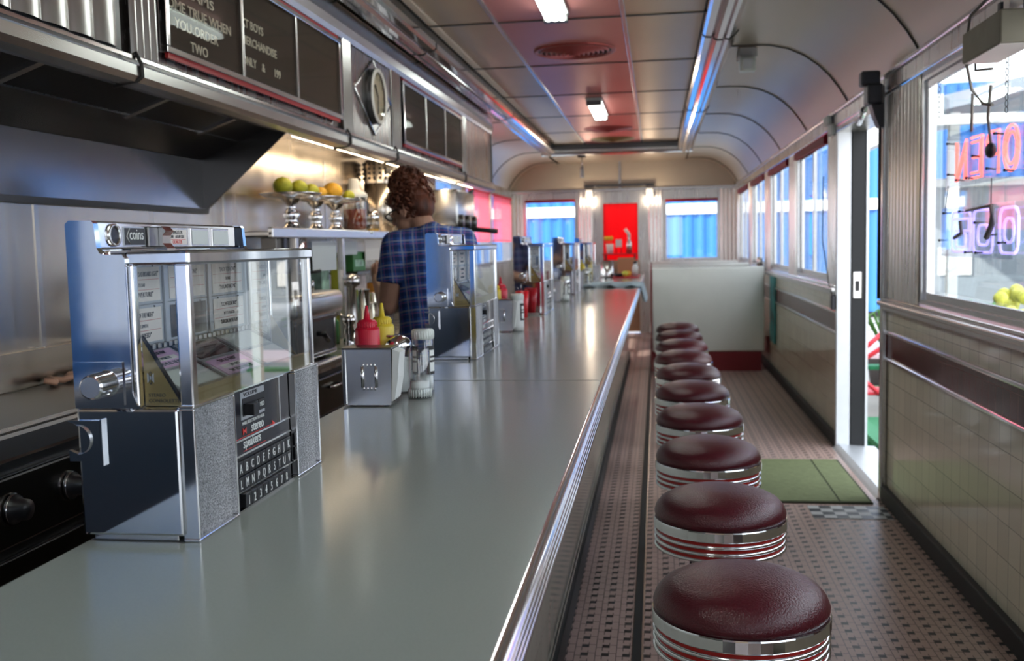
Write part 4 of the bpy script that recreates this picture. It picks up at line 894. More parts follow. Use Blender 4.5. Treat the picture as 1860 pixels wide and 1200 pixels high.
mb = MB(); mb.lathe([(0, 0), (0.05, 0), (0.062, 0.15), (0.055, 0.15), (0.045, 0.01), (0, 0.01)], (-0.73, 15.82, 1.28), 16, 'white'); mb.build('pot', r)
for k in range(3): mb = MB(); mb.tube([(-0.73+0.015*(k-1), 15.82, 1.30), (-0.75+0.04*(k-1), 15.82, 1.50)], 0.006, 'terracotta_pan', 6); mb.ball((-0.75+0.045*(k-1), 15.82, 1.52), (0.03, 0.012, 0.035), 'mustard', 8); mb.build('utensil', r)
r = thing('ticket_rack', 'small white card in a wire stand on the shelf by the red curtain', 'card holder', (-0.59, 15.82, 1.28))
mb = MB(); mb.box(-0.64, -0.54, 15.80, 15.81, 1.38, 1.50, 'white'); mb.build('card', r); mb = MB(); mb.tube([(-0.63, 15.82, 1.28), (-0.63, 15.82, 1.40)], 0.006, 'iron', 6); mb.tube([(-0.55, 15.82, 1.28), (-0.55, 15.82, 1.40)], 0.006, 'iron', 6); mb.build('stand', r)

# ================================================================ booths, mat, poster
def booth(y, x0, x1, h, label):
    r = thing('booth_bench', label, 'booth', ((x0+x1)/2, y, 0), 'white high backed booths along the window side')
    mb = MB(); mb.box(x0, x1, y-0.06, y+0.06, 0.22, h, 'ivory', 0.02, 3); mb.build('backrest', r)
    mb = MB(); mb.box(x0+0.01, x1-0.03, y-0.05, y+0.05, 0.0, 0.22, 'maroon_base'); mb.build('base_panel', r)
    mb = MB(); mb.box(x0+0.0, x1, y+0.06, y+0.50, 0.22, 0.46, 'maroon_vinyl', 0.03); mb.build('seat', r)
    mb = MB(); mb.box(x0-0.012, x0+0.006, y-0.062, y+0.062, 0.0, h-0.01, 'maroon_base', 0.003); mb.build('edge_piping', r)
    return r
b0 = booth(11.3, -0.06, 1.17, 1.16, 'white booth backrest with maroon base behind the last stools, nearest booth')
dup(b0, (0.545, 13.0, 0), 'white booth backrest directly behind the nearest booth'); dup(b0, (0.54, 14.7, 0), 'white booth backrest farthest away beneath the right end window')
r = thing('door_mat', 'olive green rubber edged mat in front of the open side door', 'mat', (0.84, 6.1, 0))
mb = MB(); mb.box(0.50, 1.16, 5.56, 6.66, 0.0, 0.010, 'mat_green_dark', 0.003); mb.build('border', r)
mb = MB(); mb.box(0.515, 0.98, 5.575, 6.645, 0.009, 0.0125, 'mat_green'); mb.box(0.99, 1.145, 5.575, 6.645, 0.009, 0.0125, 'mat_green'); mb.build('pile', r)
tag(MB().box(1.222, 1.236, 10.75, 11.18, 0.35, 1.06, 'poster').build('wall_poster'), 'teal poster on the tiled wall beside the nearest booth', 'poster')
r = thing('condiment_rack', 'chrome condiment rack standing on the booth ledge under the far windows', 'rack', (1.17, 11.75, 1.0))
mb = MB(); mb.box(1.10, 1.23, 11.62, 11.88, 1.13, 1.15, 'chrome_dull'); mb.box(1.13, 1.20, 11.7, 11.8, 1.0, 1.13, 'chrome_dull'); mb.build('tray', r)
for k in range(3): mb = MB(); mb.lathe([(0, 0), (0.025, 0), (0.025, 0.09), (0, 0.10)], (1.17, 11.67+0.08*k, 1.15), 12, 'chrome_dull'); mb.build('jar', r)
# ================================================================ kitchen side: cabinet, boards, clock, hood
XC = -1.60
cab = thing('overhead_cabinet', 'long stainless overhead cabinet running above the kitchen side', 'cabinet', (-1.8, 5.4, 2.05))
mb = MB(); mb.box(XB, XC-0.015, 0.6, 9.76, 2.08, 2.70, 'steel_cabinet'); mb.box(XC-0.02, XC+0.012, 9.72, 9.765, 2.06, 2.66, 'steel_dark', 0.004); mb.build('body', cab)
mb = MB()
low = [(XC-0.02, 2.067), (XC+0.018, 2.064), (XC+0.020, 2.052), (XC+0.002, 2.048), (XC+0.002, 2.038), (XC+0.032, 2.032), (XC+0.034, 2.00), (XC+0.016, 1.985), (XC-0.03, 1.980), (XC-0.07, 1.985), (XC-0.07, 2.08)]
mb.sheet(low, 'y', 0.6, 9.80, 'chrome_dull', 1, smooth=False)
mb.sheet([(XC-0.02, 2.50+0.03), (XC+0.01, 2.535), (XC+0.02, 2.56), (XC+0.028, 2.60), (XC+0.02, 2.64), (XC+0.01, 2.70)], 'y', 0.6, 9.76, 'chrome_dull', 1, smooth=False)
mb.build('ribbed_moulding', cab)
for y in (2.93, 5.06, 6.02, 8.24):
    mb = MB(); mb.tube([(XC+0.018, y, 2.075), (XC+0.036, y, 2.04), (XC+0.038, y, 2.00), (XC+0.02, y, 1.988), (XC-0.06, y, 1.975)], 0.006, 'seam_dark', 6); mb.build('joint_strap', cab)
mb = MB(); mb.box(XC-0.016, XC+0.012, 0.8, 2.86, 2.068, 2.53, 'steel_dark')
pts = [(XC+0.016+0.012*abs(math.sin(PI*16*t/160))**0.6, 0.85+1.98*t/160) for t in range(161)]; mb.sheet(pts, 'z', 2.070, 2.52, 'chrome_dull'); mb.build('fluted_panel', cab, label='bright fluted panel at the near end')
for (a, b) in ((2.93, 3.10), (5.06, 5.20), (6.02, 6.22), (8.26, 8.42)):
    mb = MB(); mb.sheet([(XC+0.004+0.010*abs(math.sin(PI*4*t/40))**0.6, a+(b-a)*t/40) for t in range(41)], 'z', 2.068, 2.54, 'chrome_dull'); mb.build('fluted_pilaster', cab)
mb = MB(); mb.box(XC-0.016, XC+0.002, 8.42, 9.72, 2.068, 2.53, 'steel_cabinet'); mb.build('plain_panel', cab)
def board(y0, y1, cuts, texts, label, name='menu_board', m='letterboard'):
    z0, z1 = 2.125, 2.505
    r = thing(name, label, 'menu board', (XC, (y0+y1)/2, z0-0.03), 'letter boards on the overhead cabinet')
    mb = MB(); mb.box(XC-0.015, XC+0.001, y0, y1, z0, z1, m); mb.build('letter_panel', r)
    mb = MB(); frame(mb, XC-0.01, XC+0.020, y0-0.008, y1+0.008, z0-0.010, z1+0.010, 0.022, 'chrome', 0.003)
    for c in cuts: mb.box(XC-0.01, XC+0.016, c-0.010, c+0.010, z0, z1, 'chrome_dull', 0.003)
    mb.build('frame', r)
    mb = MB(); mb.box(XC-0.002, XC+0.010, y0+0.01, y1-0.01, z0-0.026, z0-0.010, 'sign_red'); mb.box(XC-0.002, XC+0.012, y0+0.01, y1-0.01, z1+0.010, z1+0.024, 'sign_red'); mb.build('red_stripe', r)
    mb = MB(); mb.box(XC+0.008, XC+0.010, y0+0.014, y1-0.014, z0+0.012, z1-0.012, 'glass_board'); mb.build('glass', r)
    mb = MB()
    for (t, y, z, s, wd) in texts: mb.text(t, s, (XC+0.002, y, z), (0, 1, 0), (0, 0, 1), 'letter_white', 0.001, bold=0.0006, width=wd)
    if texts: mb.build('lettering', r)
    return r
L = 0.047
board(3.15, 4.99, (3.775, 4.375), [('DREAMS', 3.21, 2.335, L, 0.33), ('OME TRUE WHEN', 3.185, 2.275, L, 0.50), ('YOU ORDER', 3.232, 2.215, L, 0.34), ('TWO', 3.343, 2.155, L, 0.135), ('XT BOYS', 3.787, 2.338, L, 0.225), ('MERCHANDISE', 3.787, 2.272, L, 0.36), ('ONLY    &       199', 3.787, 2.192, L, 0.40)],
      'brown letter board above the grill with white capital letters reading about ordering two')
board(6.28, 8.20, (6.92, 7.56), [], 'empty dark letter board with three panes to the right of the clock')
# clock on a diamond plate
r = thing('wall_clock', 'round wall clock on a diamond plate between the two letter boards', 'clock', (XC, 5.60, 2.16))
mb = MB(); mb.box(XC-0.015, XC+0.001, 5.21, 6.01, 2.068, 2.53, 'steel_cabinet'); yc, zc = 5.62, 2.318
d = [(yc-0.37, zc), (yc, zc-0.215), (yc+0.37, zc), (yc, zc+0.205)]
mb.prism(d, 'x', XC, XC+0.006, 'chrome_dull'); [mb.tube([(XC+0.007, d[k][0], d[k][1]), (XC+0.007, d[(k+1) % 4][0], d[(k+1) % 4][1])], 0.005, 'chrome', 8) for k in range(4)]; mb.build('diamond_plate', r)
mb = MB(); mb.lathe([(0.150, 0.0), (0.158, 0.012), (0.158, 0.034), (0.153, 0.042), (0.138, 0.042), (0.134, 0.034)], (XC+0.004, yc, zc), 48, 'steel_dark', axis='x', mlist=['steel_dark', 'steel_dark', 'card', 'card', 'card'], smooth=False); mb.build('bezel', r)
mb = MB(); mb.lathe([(0, 0.024), (0.140, 0.024)], (XC+0.004, yc, zc), 40, 'clock_face', axis='x')
for k in range(12): a = k*PI/6; mb.box(XC+0.0285, XC+0.0295, yc+0.12*math.sin(a)-0.004, yc+0.12*math.sin(a)+0.004, zc+0.12*math.cos(a)-0.008, zc+0.12*math.cos(a)+0.008, 'letter_grey')
mb.build('dial', r)
mb = MB(); mb.tube([(XC+0.032, yc, zc), (XC+0.032, yc-0.05, zc+0.06)], 0.004, 'black', 6); mb.tube([(XC+0.034, yc, zc), (XC+0.034, yc-0.01, zc-0.10)], 0.003, 'black', 6); mb.build('hand', r)
mb = MB(); mb.lathe([(0, 0.038), (0.137, 0.037)], (XC+0.004, yc, zc), 40, 'glass_case', axis='x'); mb.build('glass', r)

# hood over the grill
hd = thing('range_hood', 'dark steel extractor hood under the overhead cabinet above the grill', 'hood', (-1.85, 2.7, 1.62)); HY1 = 4.33; HY0 = 0.7
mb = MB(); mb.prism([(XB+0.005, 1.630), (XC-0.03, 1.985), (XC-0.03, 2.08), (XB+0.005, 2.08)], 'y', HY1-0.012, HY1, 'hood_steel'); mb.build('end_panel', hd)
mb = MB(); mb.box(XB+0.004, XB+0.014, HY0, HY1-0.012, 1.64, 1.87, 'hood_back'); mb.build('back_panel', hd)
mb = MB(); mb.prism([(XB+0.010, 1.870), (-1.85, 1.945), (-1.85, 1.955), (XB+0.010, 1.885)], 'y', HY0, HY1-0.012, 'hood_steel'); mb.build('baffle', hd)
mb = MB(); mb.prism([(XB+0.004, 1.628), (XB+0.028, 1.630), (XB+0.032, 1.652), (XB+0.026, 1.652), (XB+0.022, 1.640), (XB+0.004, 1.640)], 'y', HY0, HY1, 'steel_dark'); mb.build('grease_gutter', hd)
ye = [HY0+0.05+0.83*k for k in range(4)]+[3.95]
dv = [1.55, 2.02, 2.72, 3.33]
edges = [HY0, 1.32, 2.62, 3.35, 3.92]
for i in range(4):
    a, b = edges[i]+0.015, edges[i+1]-0.015; mb = MB()
    mb.quad((-1.85, a, 1.952), (XC-0.035, a, 2.03), (XC-0.035, b, 2.03), (-1.85, b, 1.952), 'black')
    n = int((b-a)/0.03)
    for k in range(n): y = a+0.03*k+0.01; mb.quad((-1.85, y, 1.948), (XC-0.035, y, 2.026), (XC-0.035, y+0.008, 2.026), (-1.85, y+0.008, 1.948), 'iron')
    mb.build('filter', hd)
for y in edges[1:]:
    mb = MB(); mb.prism([(-1.86, 1.936), (XC-0.04, 2.012), (XC-0.04, 2.03), (-1.86, 1.955)], 'y', y-0.015, y+0.015, 'chrome_dull'); mb.build('filter_divider', hd)
mb = MB(); mb.quad((-1.85, 3.935, 1.95), (XC-0.035, 3.935, 2.03), (XC-0.035, HY1, 2.03), (-1.85, HY1, 1.95), 'hood_steel'); mb.build('filler_plate', hd)

# grill / range on the left
g = thing('range_griddle', 'dark steel griddle range behind the nearest jukebox', 'griddle', (-1.75, 2.1, 0))
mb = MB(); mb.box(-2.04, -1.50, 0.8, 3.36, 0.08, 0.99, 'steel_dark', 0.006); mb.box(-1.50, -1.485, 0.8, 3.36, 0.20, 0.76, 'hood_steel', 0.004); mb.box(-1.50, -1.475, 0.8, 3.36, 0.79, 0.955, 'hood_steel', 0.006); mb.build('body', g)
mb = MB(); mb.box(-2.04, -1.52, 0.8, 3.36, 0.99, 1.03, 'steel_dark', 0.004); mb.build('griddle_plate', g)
mb = MB(); mb.box(-1.535, -1.475, 0.8, 3.37, 0.985, 1.055, 'chrome_dull', 0.012); mb.build('front_rail', g)
mb = MB(); mb.box(-2.045, -2.02, 0.8, 3.38, 1.03, 1.155, 'steel_warm', 0.004); mb.box(-2.02, -1.56, 3.35, 3.375, 1.03, 1.15, 'steel_warm', 0.004); mb.build('splash_guard', g)
for y in (1.3, 1.68, 2.06, 2.29, 2.9):
    mb = MB(); mb.lathe([(0.034, 0), (0.034, 0.010), (0.026, 0.014), (0.024, 0.040), (0, 0.042)], (-1.475, y, 0.878), 24, 'black', axis='x'); mb.lathe([(0.034, 0.002), (0.038, 0.004), (0.036, 0.010)], (-1.475, y, 0.878), 24, 'chrome', axis='x'); mb.build('knob', g)
mb = MB(); pts = [(-1.97+0.03*math.sin(k*1.3), 2.95+0.02*k, 1.048+0.006*math.cos(k*2.0)) for k in range(18)]; mb.tube(pts, 0.011, 'skin', 6)
tag(mb.build('bacon_strip'), 'thin strip of cooked bacon on the back of the griddle', 'food')
# back bar worktop with drawers
bk = thing('back_bar', 'stainless back bar with drawers under the kitchen shelf', 'counter', (-1.77, 6.3, 0))
mb = MB(); mb.box(-2.04, -1.50, 3.40, 9.15, 0.90, 0.945, 'steel', 0.006); mb.box(-1.52, -1.475, 3.40, 9.15, 0.925, 0.955, 'chrome_dull', 0.008); mb.build('worktop', bk)
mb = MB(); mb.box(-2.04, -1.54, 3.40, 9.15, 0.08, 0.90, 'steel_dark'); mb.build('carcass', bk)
for k in range(8):
    for (z0, z1) in ((0.70, 0.87), (0.46, 0.68), (0.14, 0.44)):
        y = 3.45+k*0.70; mb = MB(); mb.box(-1.54, -1.515, y, y+0.66, z0, z1, 'hood_steel', 0.006); f = mb.build('drawer', bk)
        mb = MB(); mb.tube([(-1.515, y+0.26, z1-0.05), (-1.49, y+0.26, z1-0.05), (-1.49, y+0.40, z1-0.05), (-1.515, y+0.40, z1-0.05)], 0.007, 'chrome', 6); mb.build('drawer_handle', f)
# steam oven
r = thing('countertop_oven', 'boxy stainless countertop oven with rounded lid on the back bar', 'oven', (-1.72, 4.36, 0.945))
mb = MB(); mb.box(-1.93, -1.55, 4.06, 4.64, 0.96, 1.185, 'steel_dark', 0.01); mb.build('body', r)
mb = MB(); mb.box(-1.95, -1.51, 4.02, 4.68, 1.150, 1.262, 'chrome_dull', 0.03, 4); mb.build('lid', r)
mb = MB(); frame(mb, -1.555, -1.535, 4.08, 4.62, 0.965, 1.150, 0.02, 'chrome', 0.004); mb.box(-1.553, -1.545, 4.10, 4.60, 0.985, 1.13, 'steel_dark'); mb.build('door', r)
mb = MB(); mb.tube([(-1.53, 4.33, 1.075), (-1.50, 4.33, 1.075), (-1.50, 4.40, 1.04)], 0.012, 'black', 8); mb.build('latch', r)
for y in (4.1, 4.58): mb = MB(); mb.lathe([(0, 0), (0.02, 0), (0.015, 0.02), (0, 0.02)], (-1.6, y, 0.945), 12, 'rubber'); mb.build('foot', r)
r = thing('chrome_tap', 'small chrome tap beside the countertop oven', 'tap', (-1.56, 4.90, 0.945))
mb = MB(); mb.lathe([(0, 0), (0.03, 0), (0.022, 0.03), (0.018, 0.06), (0.03, 0.09), (0.02, 0.12), (0.035, 0.14), (0.03, 0.17), (0, 0.18)], (-1.56, 4.90, 0.945), 20, 'chrome'); mb.build('body', r)
mb = MB(); mb.tube([(-1.56, 4.90, 1.08), (-1.62, 4.92, 1.13), (-1.68, 4.94, 1.08)], 0.009, 'chrome'); mb.build('spout', r)
# shelf
sh = thing('kitchen_shelf', 'stainless shelf on posts above the back bar holding fruit stands and a tea pitcher', 'shelf', (-1.92, 5.9, 0.945))
mb = MB(); mb.box(-2.045, -1.76, 4.42, 7.60, 1.525, 1.545, 'steel', 0.003); mb.box(-1.78, -1.755, 4.42, 7.60, 1.515, 1.565, 'chrome_dull', 0.006); mb.build('board', sh)
for y in (4.76, 5.50, 7.5): mb = MB(); mb.box(-1.80, -1.765, y-0.02, y+0.02, 0.945, 1.52, 'steel', 0.003); mb.build('post', sh)
mb = MB(); mb.box(-2.045, -1.80, 5.86, 7.48, 1.30, 1.315, 'steel_dark'); mb.build('lower_board', sh)
r = thing('steel_dispenser', 'upright polished steel canister hanging below the shelf at its left end', 'canister', (-1.80, 4.95, 1.33))
mb = MB(); mb.lathe([(0, 0), (0.06, 0), (0.062, 0.02), (0.062, 0.185), (0, 0.19)], (-1.83, 4.90, 1.335), 28, 'chrome'); mb.build('body', r)
mb = MB(); mb.box(-1.90, -1.82, 4.62, 4.84, 1.34, 1.52, 'hood_steel', 0.004); mb.build('bracket', r)
mb = MB(); mb.tube([(-1.80, 4.98, 1.335), (-1.74, 5.02, 1.345)], 0.008, 'black'); mb.build('lever', r)
def carton(x, y, z, w, d, h, m, name, label, cat, cap=None):
    r = thing(name, label, cat, (x, y, z), 'packets and cartons under the kitchen shelf')
    mb = MB(); mb.box(x-d/2, x+d/2, y-w/2, y+w/2, z, z+h, m, 0.004); mb.build('carton', r)
    mb = MB(); mb.box(x-d/2-0.001, x+d/2+0.0015, y-w*0.35, y+w*0.35, z+h*0.25, z+h*0.6, cap or 'white'); mb.build('printed_patch', r)
    return r
carton(-1.88, 5.40, 0.945, 0.13, 0.07, 0.46, 'mint_pack', 'food_carton', 'pale mint green carton standing under the shelf left of the middle post', 'carton', 'yellow_pack')
carton(-1.87, 5.70, 0.945, 0.07, 0.07, 0.46, 'yellow_pack', 'food_carton', 'narrow yellow carton standing under the shelf right of the middle post', 'carton', 'green_pack')
carton(-1.90, 6.10, 0.945, 0.30, 0.08, 0.34, 'pale_pack', 'food_carton', 'wide pale pink printed carton under the shelf behind the steel cups', 'carton', 'picnic_top')
carton(-1.90, 6.04, 1.315, 0.26, 0.12, 0.12, 'green_pack', 'food_box', 'flat dark green box on the narrow lower board of the shelf', 'box', 'mint_pack')
carton(-1.84, 6.36, 1.10, 0.14, 0.10, 0.13, 'orange_pack', 'food_box', 'orange box standing beside the woman under the shelf', 'box', 'white')
tag(MB().box(-1.93, -1.75, 6.27, 6.47, 0.945, 1.10, 'iron', 0.004).build('storage_crate'), 'dark crate under the orange box on the back bar', 'crate')
tag(MB().box(-1.80, -1.797, 5.06, 5.46, 1.34, 1.50, 'paper').build('order_sheet'), 'white order sheet hanging below the shelf left of the middle post', 'paper')
tag(MB().box(-1.82, -1.817, 5.56, 5.92, 1.42, 1.50, 'paper').build('order_sheet'), 'white order sheet hanging below the shelf right of the middle post', 'paper')
tag(MB().box(-1.82, -1.817, 6.10, 6.50, 1.38, 1.51, 'card').build('order_sheet'), 'cream order sheet hanging below the shelf behind the woman', 'paper')
def cup(x, y, r_, h, label):
    t = thing('steel_cup', label, 'cup', (x, y, 0.945), 'tall steel malt cups on the back bar')
    mb = MB(); mb.lathe([(0, 0.002), (r_*0.75, 0), (r_, h), (r_+0.003, h+0.003), (r_-0.002, h), (r_*0.72, 0.006), (0, 0.006)], (x, y, 0.945), 24, 'chrome'); mb.build('cup', t); return t
cup(-1.64, 5.42, 0.040, 0.28, 'tall steel malt cup on the back bar, left one beneath the pink carton')
cup(-1.70, 5.84, 0.036, 0.24, 'tall steel malt cup on the back bar, right one nearest the woman')
cup(-1.66, 5.66, 0.034, 0.19, 'shorter steel malt cup on the back bar between the two tall ones')
for k, (y, l) in enumerate(((4.98, 'thin long handled spoon standing left of the mint carton'), (5.05, 'second thin spoon standing left of the mint carton'))):
    mb = MB(); mb.tube([(-1.80, y, 0.945), (-1.80, y+0.01, 1.25)], 0.005, 'chrome', 6); mb.ball((-1.80, y+0.01, 1.27), (0.006, 0.018, 0.026), 'chrome', 8); tag(mb.build('long_spoon'), l, 'spoon', 'spoons standing on the back bar')
mb = MB(); mb.lathe([(0, 0), (0.05, 0), (0.05, 0.12), (0.035, 0.14), (0, 0.14)], (-1.75, 5.16, 0.945), 20, 'green_pack'); mb.lathe([(0.036, 0.13), (0.036, 0.17), (0, 0.17)], (-1.75, 5.16, 0.945), 20, 'white'); tag(mb.build('syrup_bottle'), 'squat dark green bottle with white cap on the back bar', 'bottle')
r = thing('milkshake_mixer', 'tall chrome mixer between the oven and the middle post', 'mixer', (-1.62, 5.16, 0.945))
mb = MB(); mb.lathe([(0, 0), (0.055, 0), (0.05, 0.03), (0.018, 0.04), (0.018, 0.30), (0.045, 0.32), (0.045, 0.36), (0, 0.38)], (-1.62, 5.16, 0.945), 20, 'chrome_dull'); mb.build('stand', r)
# pedestal stands with fruit
def pedestal(x, y, s, label):
    t = thing('pedestal_stand', label, 'fruit stand', (x, y, 1.545), 'silver pedestal stands on the shelf')
    mb = MB(); mb.lathe([(0, 0), (0.085*s, 0), (0.08*s, 0.012), (0.04*s, 0.03), (0.028*s, 0.07), (0.045*s, 0.09), (0.03*s, 0.11), (0.022*s, 0.14), (0.05*s, 0.165), (0.055*s, 0.175)], (x, y, 1.545), 28, 'chrome'); mb.build('stem', t)
    mb = MB(); mb.lathe([(0.03*s, 0.170), (0.13*s, 0.182), (0.155*s, 0.195), (0.157*s, 0.200), (0.15*s, 0.200), (0.12*s, 0.190), (0, 0.186)], (x, y, 1.545), 32, 'chrome'); mb.build('plate', t)
    return t
pedestal(-1.85, 4.92, 1.0, 'silver pedestal stand at the left end of the shelf holding limes')
pedestal(-1.86, 5.32, 0.95, 'silver pedestal stand in the middle of the three on the shelf')
pedestal(-1.86, 5.66, 1.0, 'silver pedestal stand beside the tea pitcher holding the largest orange')
for (x, y, q, m, l) in ((-1.86, 4.84, 0.050, 'lime', 'green and yellow fruit on the left silver stand, left one'), (-1.83, 4.99, 0.046, 'lime', 'green and yellow fruit on the left silver stand, right one'), (-1.86, 5.26, 0.044, 'lime', 'small green fruit on the middle silver stand'), (-1.85, 5.38, 0.038, 'orange_fruit', 'small orange on the middle silver stand'), (-1.86, 5.62, 0.060, 'orange_fruit', 'large yellow orange fruit on the silver stand beside the tea pitcher'), (-1.80, 5.74, 0.036, 'lime', 'small lime on the silver stand beside the tea pitcher')):
    mb = MB(); mb.ball((x, y, 1.545+0.190+q*0.86), (q, q, q*0.9), m, 18); mb.tube([(x, y, 1.735+q*1.7), (x, y, 1.735+q*1.82)], 0.004, 'leaf', 5); tag(mb.build('citrus_fruit'), l, 'fruit', 'citrus fruit on the silver stands')
# tea pitcher
r = thing('tea_pitcher', 'clear pitcher of dark red tea with white spout lid on the shelf', 'pitcher', (-1.86, 6.04, 1.565)); px, py, pz = -1.86, 6.04, 1.566
mb = MB(); mb.lathe([(0, 0.002), (0.068, 0.002), (0.074, 0.02), (0.076, 0.17), (0.080, 0.225), (0.078, 0.225)], (px, py, pz), 28, 'glass_jar'); mb.build('jug', r)
mb = MB(); mb.lathe([(0, 0.004), (0.066, 0.004), (0.072, 0.02), (0.073, 0.132), (0, 0.133)], (px, py, pz), 28, 'tea'); mb.build('tea', r)
mb = MB(); mb.lathe([(0.082, 0.205), (0.084, 0.222), (0.070, 0.236), (0.045, 0.246), (0.036, 0.262), (0.033, 0.310), (0.026, 0.322), (0, 0.326)], (px, py, pz), 28, 'white'); mb.build('lid', r)
mb = MB(); mb.tube([(px+0.03, py+0.07, pz+0.205), (px+0.04, py+0.125, pz+0.20), (px+0.04, py+0.145, pz+0.16), (px+0.04, py+0.145, pz+0.09)], 0.011, 'steel_dark', 8); mb.build('handle', r)
mb = MB(); mb.lathe([(0, 0), (0.11, 0), (0.11, 0.018), (0, 0.020)], (px, py, 1.545), 24, 'white'); tag(mb.build('plate'), 'white plate under the tea pitcher', 'plate')
r = thing('glass_jar', 'small clear jar with orange contents and silver lid beside the tea pitcher', 'jar', (-1.83, 6.33, 1.545))
mb = MB(); mb.lathe([(0, 0.001), (0.042, 0.001), (0.044, 0.10), (0.034, 0.115)], (-1.83, 6.33, 1.546), 20, 'glass_jar'); mb.build('jar', r)
mb = MB(); mb.lathe([(0, 0.003), (0.040, 0.003), (0.040, 0.035), (0, 0.037)], (-1.83, 6.33, 1.546), 20, 'orange_fruit'); mb.build('contents', r)
mb = MB(); mb.lathe([(0.044, 0.105), (0.046, 0.125), (0.03, 0.150), (0, 0.152)], (-1.83, 6.33, 1.546), 20, 'chrome'); mb.build('lid', r)
r = thing('coffee_urn', 'tall cylindrical metal urn with dark vented top behind the tea pitcher', 'urn', (-1.93, 6.86, 1.545))
mb = MB(); mb.lathe([(0, 0), (0.105, 0), (0.105, 0.36), (0, 0.36)], (-1.93, 6.86, 1.545), 32, 'steel_warm'); mb.build('body', r)
mb = MB(); mb.lathe([(0.10, 0.36), (0.103, 0.50), (0.09, 0.52), (0, 0.52)], (-1.93, 6.86, 1.545), 32, 'steel_warm')
for a in range(16):
    for q in range(4): t = a*PI/8; mb.box(-1.93+0.101*math.cos(t)-0.008, -1.93+0.101*math.cos(t)+0.008, 6.86+0.101*math.sin(t)-0.008, 6.86+0.101*math.sin(t)+0.008, 1.93+q*0.033, 1.95+q*0.033, 'seam_dark')
mb.build('vented_top', r)
mb = MB(); mb.tube([(-1.83, 6.72, 1.98), (-1.80, 6.66, 1.98)], 0.02, 'black', 10); mb.build('handle', r)
# espresso machine beyond the woman
r = thing('coffee_machine', 'stainless coffee machine with dark handles beyond the woman', 'coffee machine', (-1.80, 8.3, 0.945))
mb = MB(); mb.box(-2.03, -1.62, 7.85, 8.90, 0.96, 1.62, 'chrome_dull', 0.02); mb.build('body', r)
mb = MB(); mb.box(-1.98, -1.60, 8.02, 8.80, 1.62, 1.92, 'chrome_dull', 0.02); mb.build('boiler', r)
for y in (8.1, 8.4, 8.7): mb = MB(); mb.lathe([(0, 0), (0.06, 0), (0.055, 0.05), (0, 0.05)], (-1.62, y, 1.66), 16, 'steel_dark', axis='x'); mb.build('gauge', r)
mb = MB(); mb.tube([(-1.58, 8.50, 1.60), (-1.36, 8.56, 1.575)], 0.022, 'black', 10); mb.build('portafilter_handle', r)
mb = MB(); mb.tube([(-1.64, 8.62, 1.91), (-1.60, 8.72, 1.94), (-1.64, 8.84, 1.90)], 0.012, 'black', 8); mb.build('cable', r)
for k in range(4):
    x, y = -1.72+0.02*(k % 2), 8.93+0.0*k
tag(MB().ball((-1.72, 9.02, 1.03), (0.10, 0.09, 0.085), 'cardboard', 16).build('bread_loaf'), 'brown bread loaf on the back bar past the coffee machine', 'bread')
mb = MB(); mb.tube([(-1.48, 6.5+0.0, 1.985), (-1.48, 7.4, 1.985)], 0.002, 'cable', 4); mb.bm.free()

# ================================================================ ceiling fittings
def ceil_lamp(y, label):
    r = thing('ceiling_light', label, 'ceiling light', (-0.56, y, 2.79), 'fluorescent ceiling lights')
    mb = MB(); mb.box(-0.635, -0.485, y-0.62, y+0.62, 2.765, 2.79, 'white', 0.006); mb.build('housing', r)
    mb = MB()
    for x in (-0.60, -0.56, -0.52): mb.tube([(x, y-0.55, 2.742), (x, y+0.55, 2.742)], 0.019, 'lamp_lens', 10)
    mb.build('tube_lamp', r)
    for yy in (y-0.60, y+0.55): mb = MB(); mb.box(-0.63, -0.49, yy, yy+0.05, 2.722, 2.766, 'steel_dark', 0.004); mb.build('end_cap', r)
    return r
c0 = ceil_lamp(9.95, 'bright fluorescent ceiling light between the two round vents')
dup(c0, (-0.56, 5.25, 2.79), 'bright fluorescent ceiling light cut off by the top edge of the photo'); dup(c0, (-0.56, 0.8, 2.79), 'added fluorescent ceiling light above the camera, out of view')  # lamp above the camera is added for more light, out of view
for y in ():
    ld = bpy.data.lights.new('ceiling_tube', 'AREA'); ld.shape = 'RECTANGLE'; ld.size = 0.12; ld.size_y = 1.1; ld.energy = 10; ld.color = (0.95, 1.0, 0.93)
    lo = bpy.data.objects.new('ceiling_tube', ld); C.objects.link(lo); lo.location = (-0.56, y, 2.712)
def vent(y, m, label):
    r = thing('ceiling_vent', label, 'vent', (-0.55, y, 2.79), 'round ceiling vents')
    mb = MB(); mb.lathe([(0.285, 0.0), (0.282, -0.010), (0.262, -0.014), (0.255, -0.002)], (-0.55, y, 2.79), 48, m); mb.build('rim', r)
    mb = MB()
    for k in range(7): q = 0.235-k*0.033; mb.lathe([(q+0.006, -0.004), (q-0.002, -0.020-0.003*k), (q-0.005, -0.020-0.003*k), (q+0.001, -0.004)], (-0.55, y, 2.79), 40, m)
    mb.lathe([(0.02, -0.03), (0, -0.03)], (-0.55, y, 2.79), 20, m); mb.build('louvre_rings', r)
    mb = MB(); mb.lathe([(0, -0.0005), (0.256, -0.0005)], (-0.55, y, 2.79), 32, 'seam_dark'); mb.build('duct', r)
    return r
vent(7.05, 'vent_red', 'round louvred ceiling vent nearest to the camera'); vent(11.9, 'vent_red', 'round louvred ceiling vent beyond the lit ceiling light'); vent(13.1, 'gold', 'pale round plate on the ceiling near the end of the raised panel')
r = thing('alarm_speaker', 'small white box fixed to the cove beside the chrome rail', 'alarm box', (0.60, 6.95, 2.70))
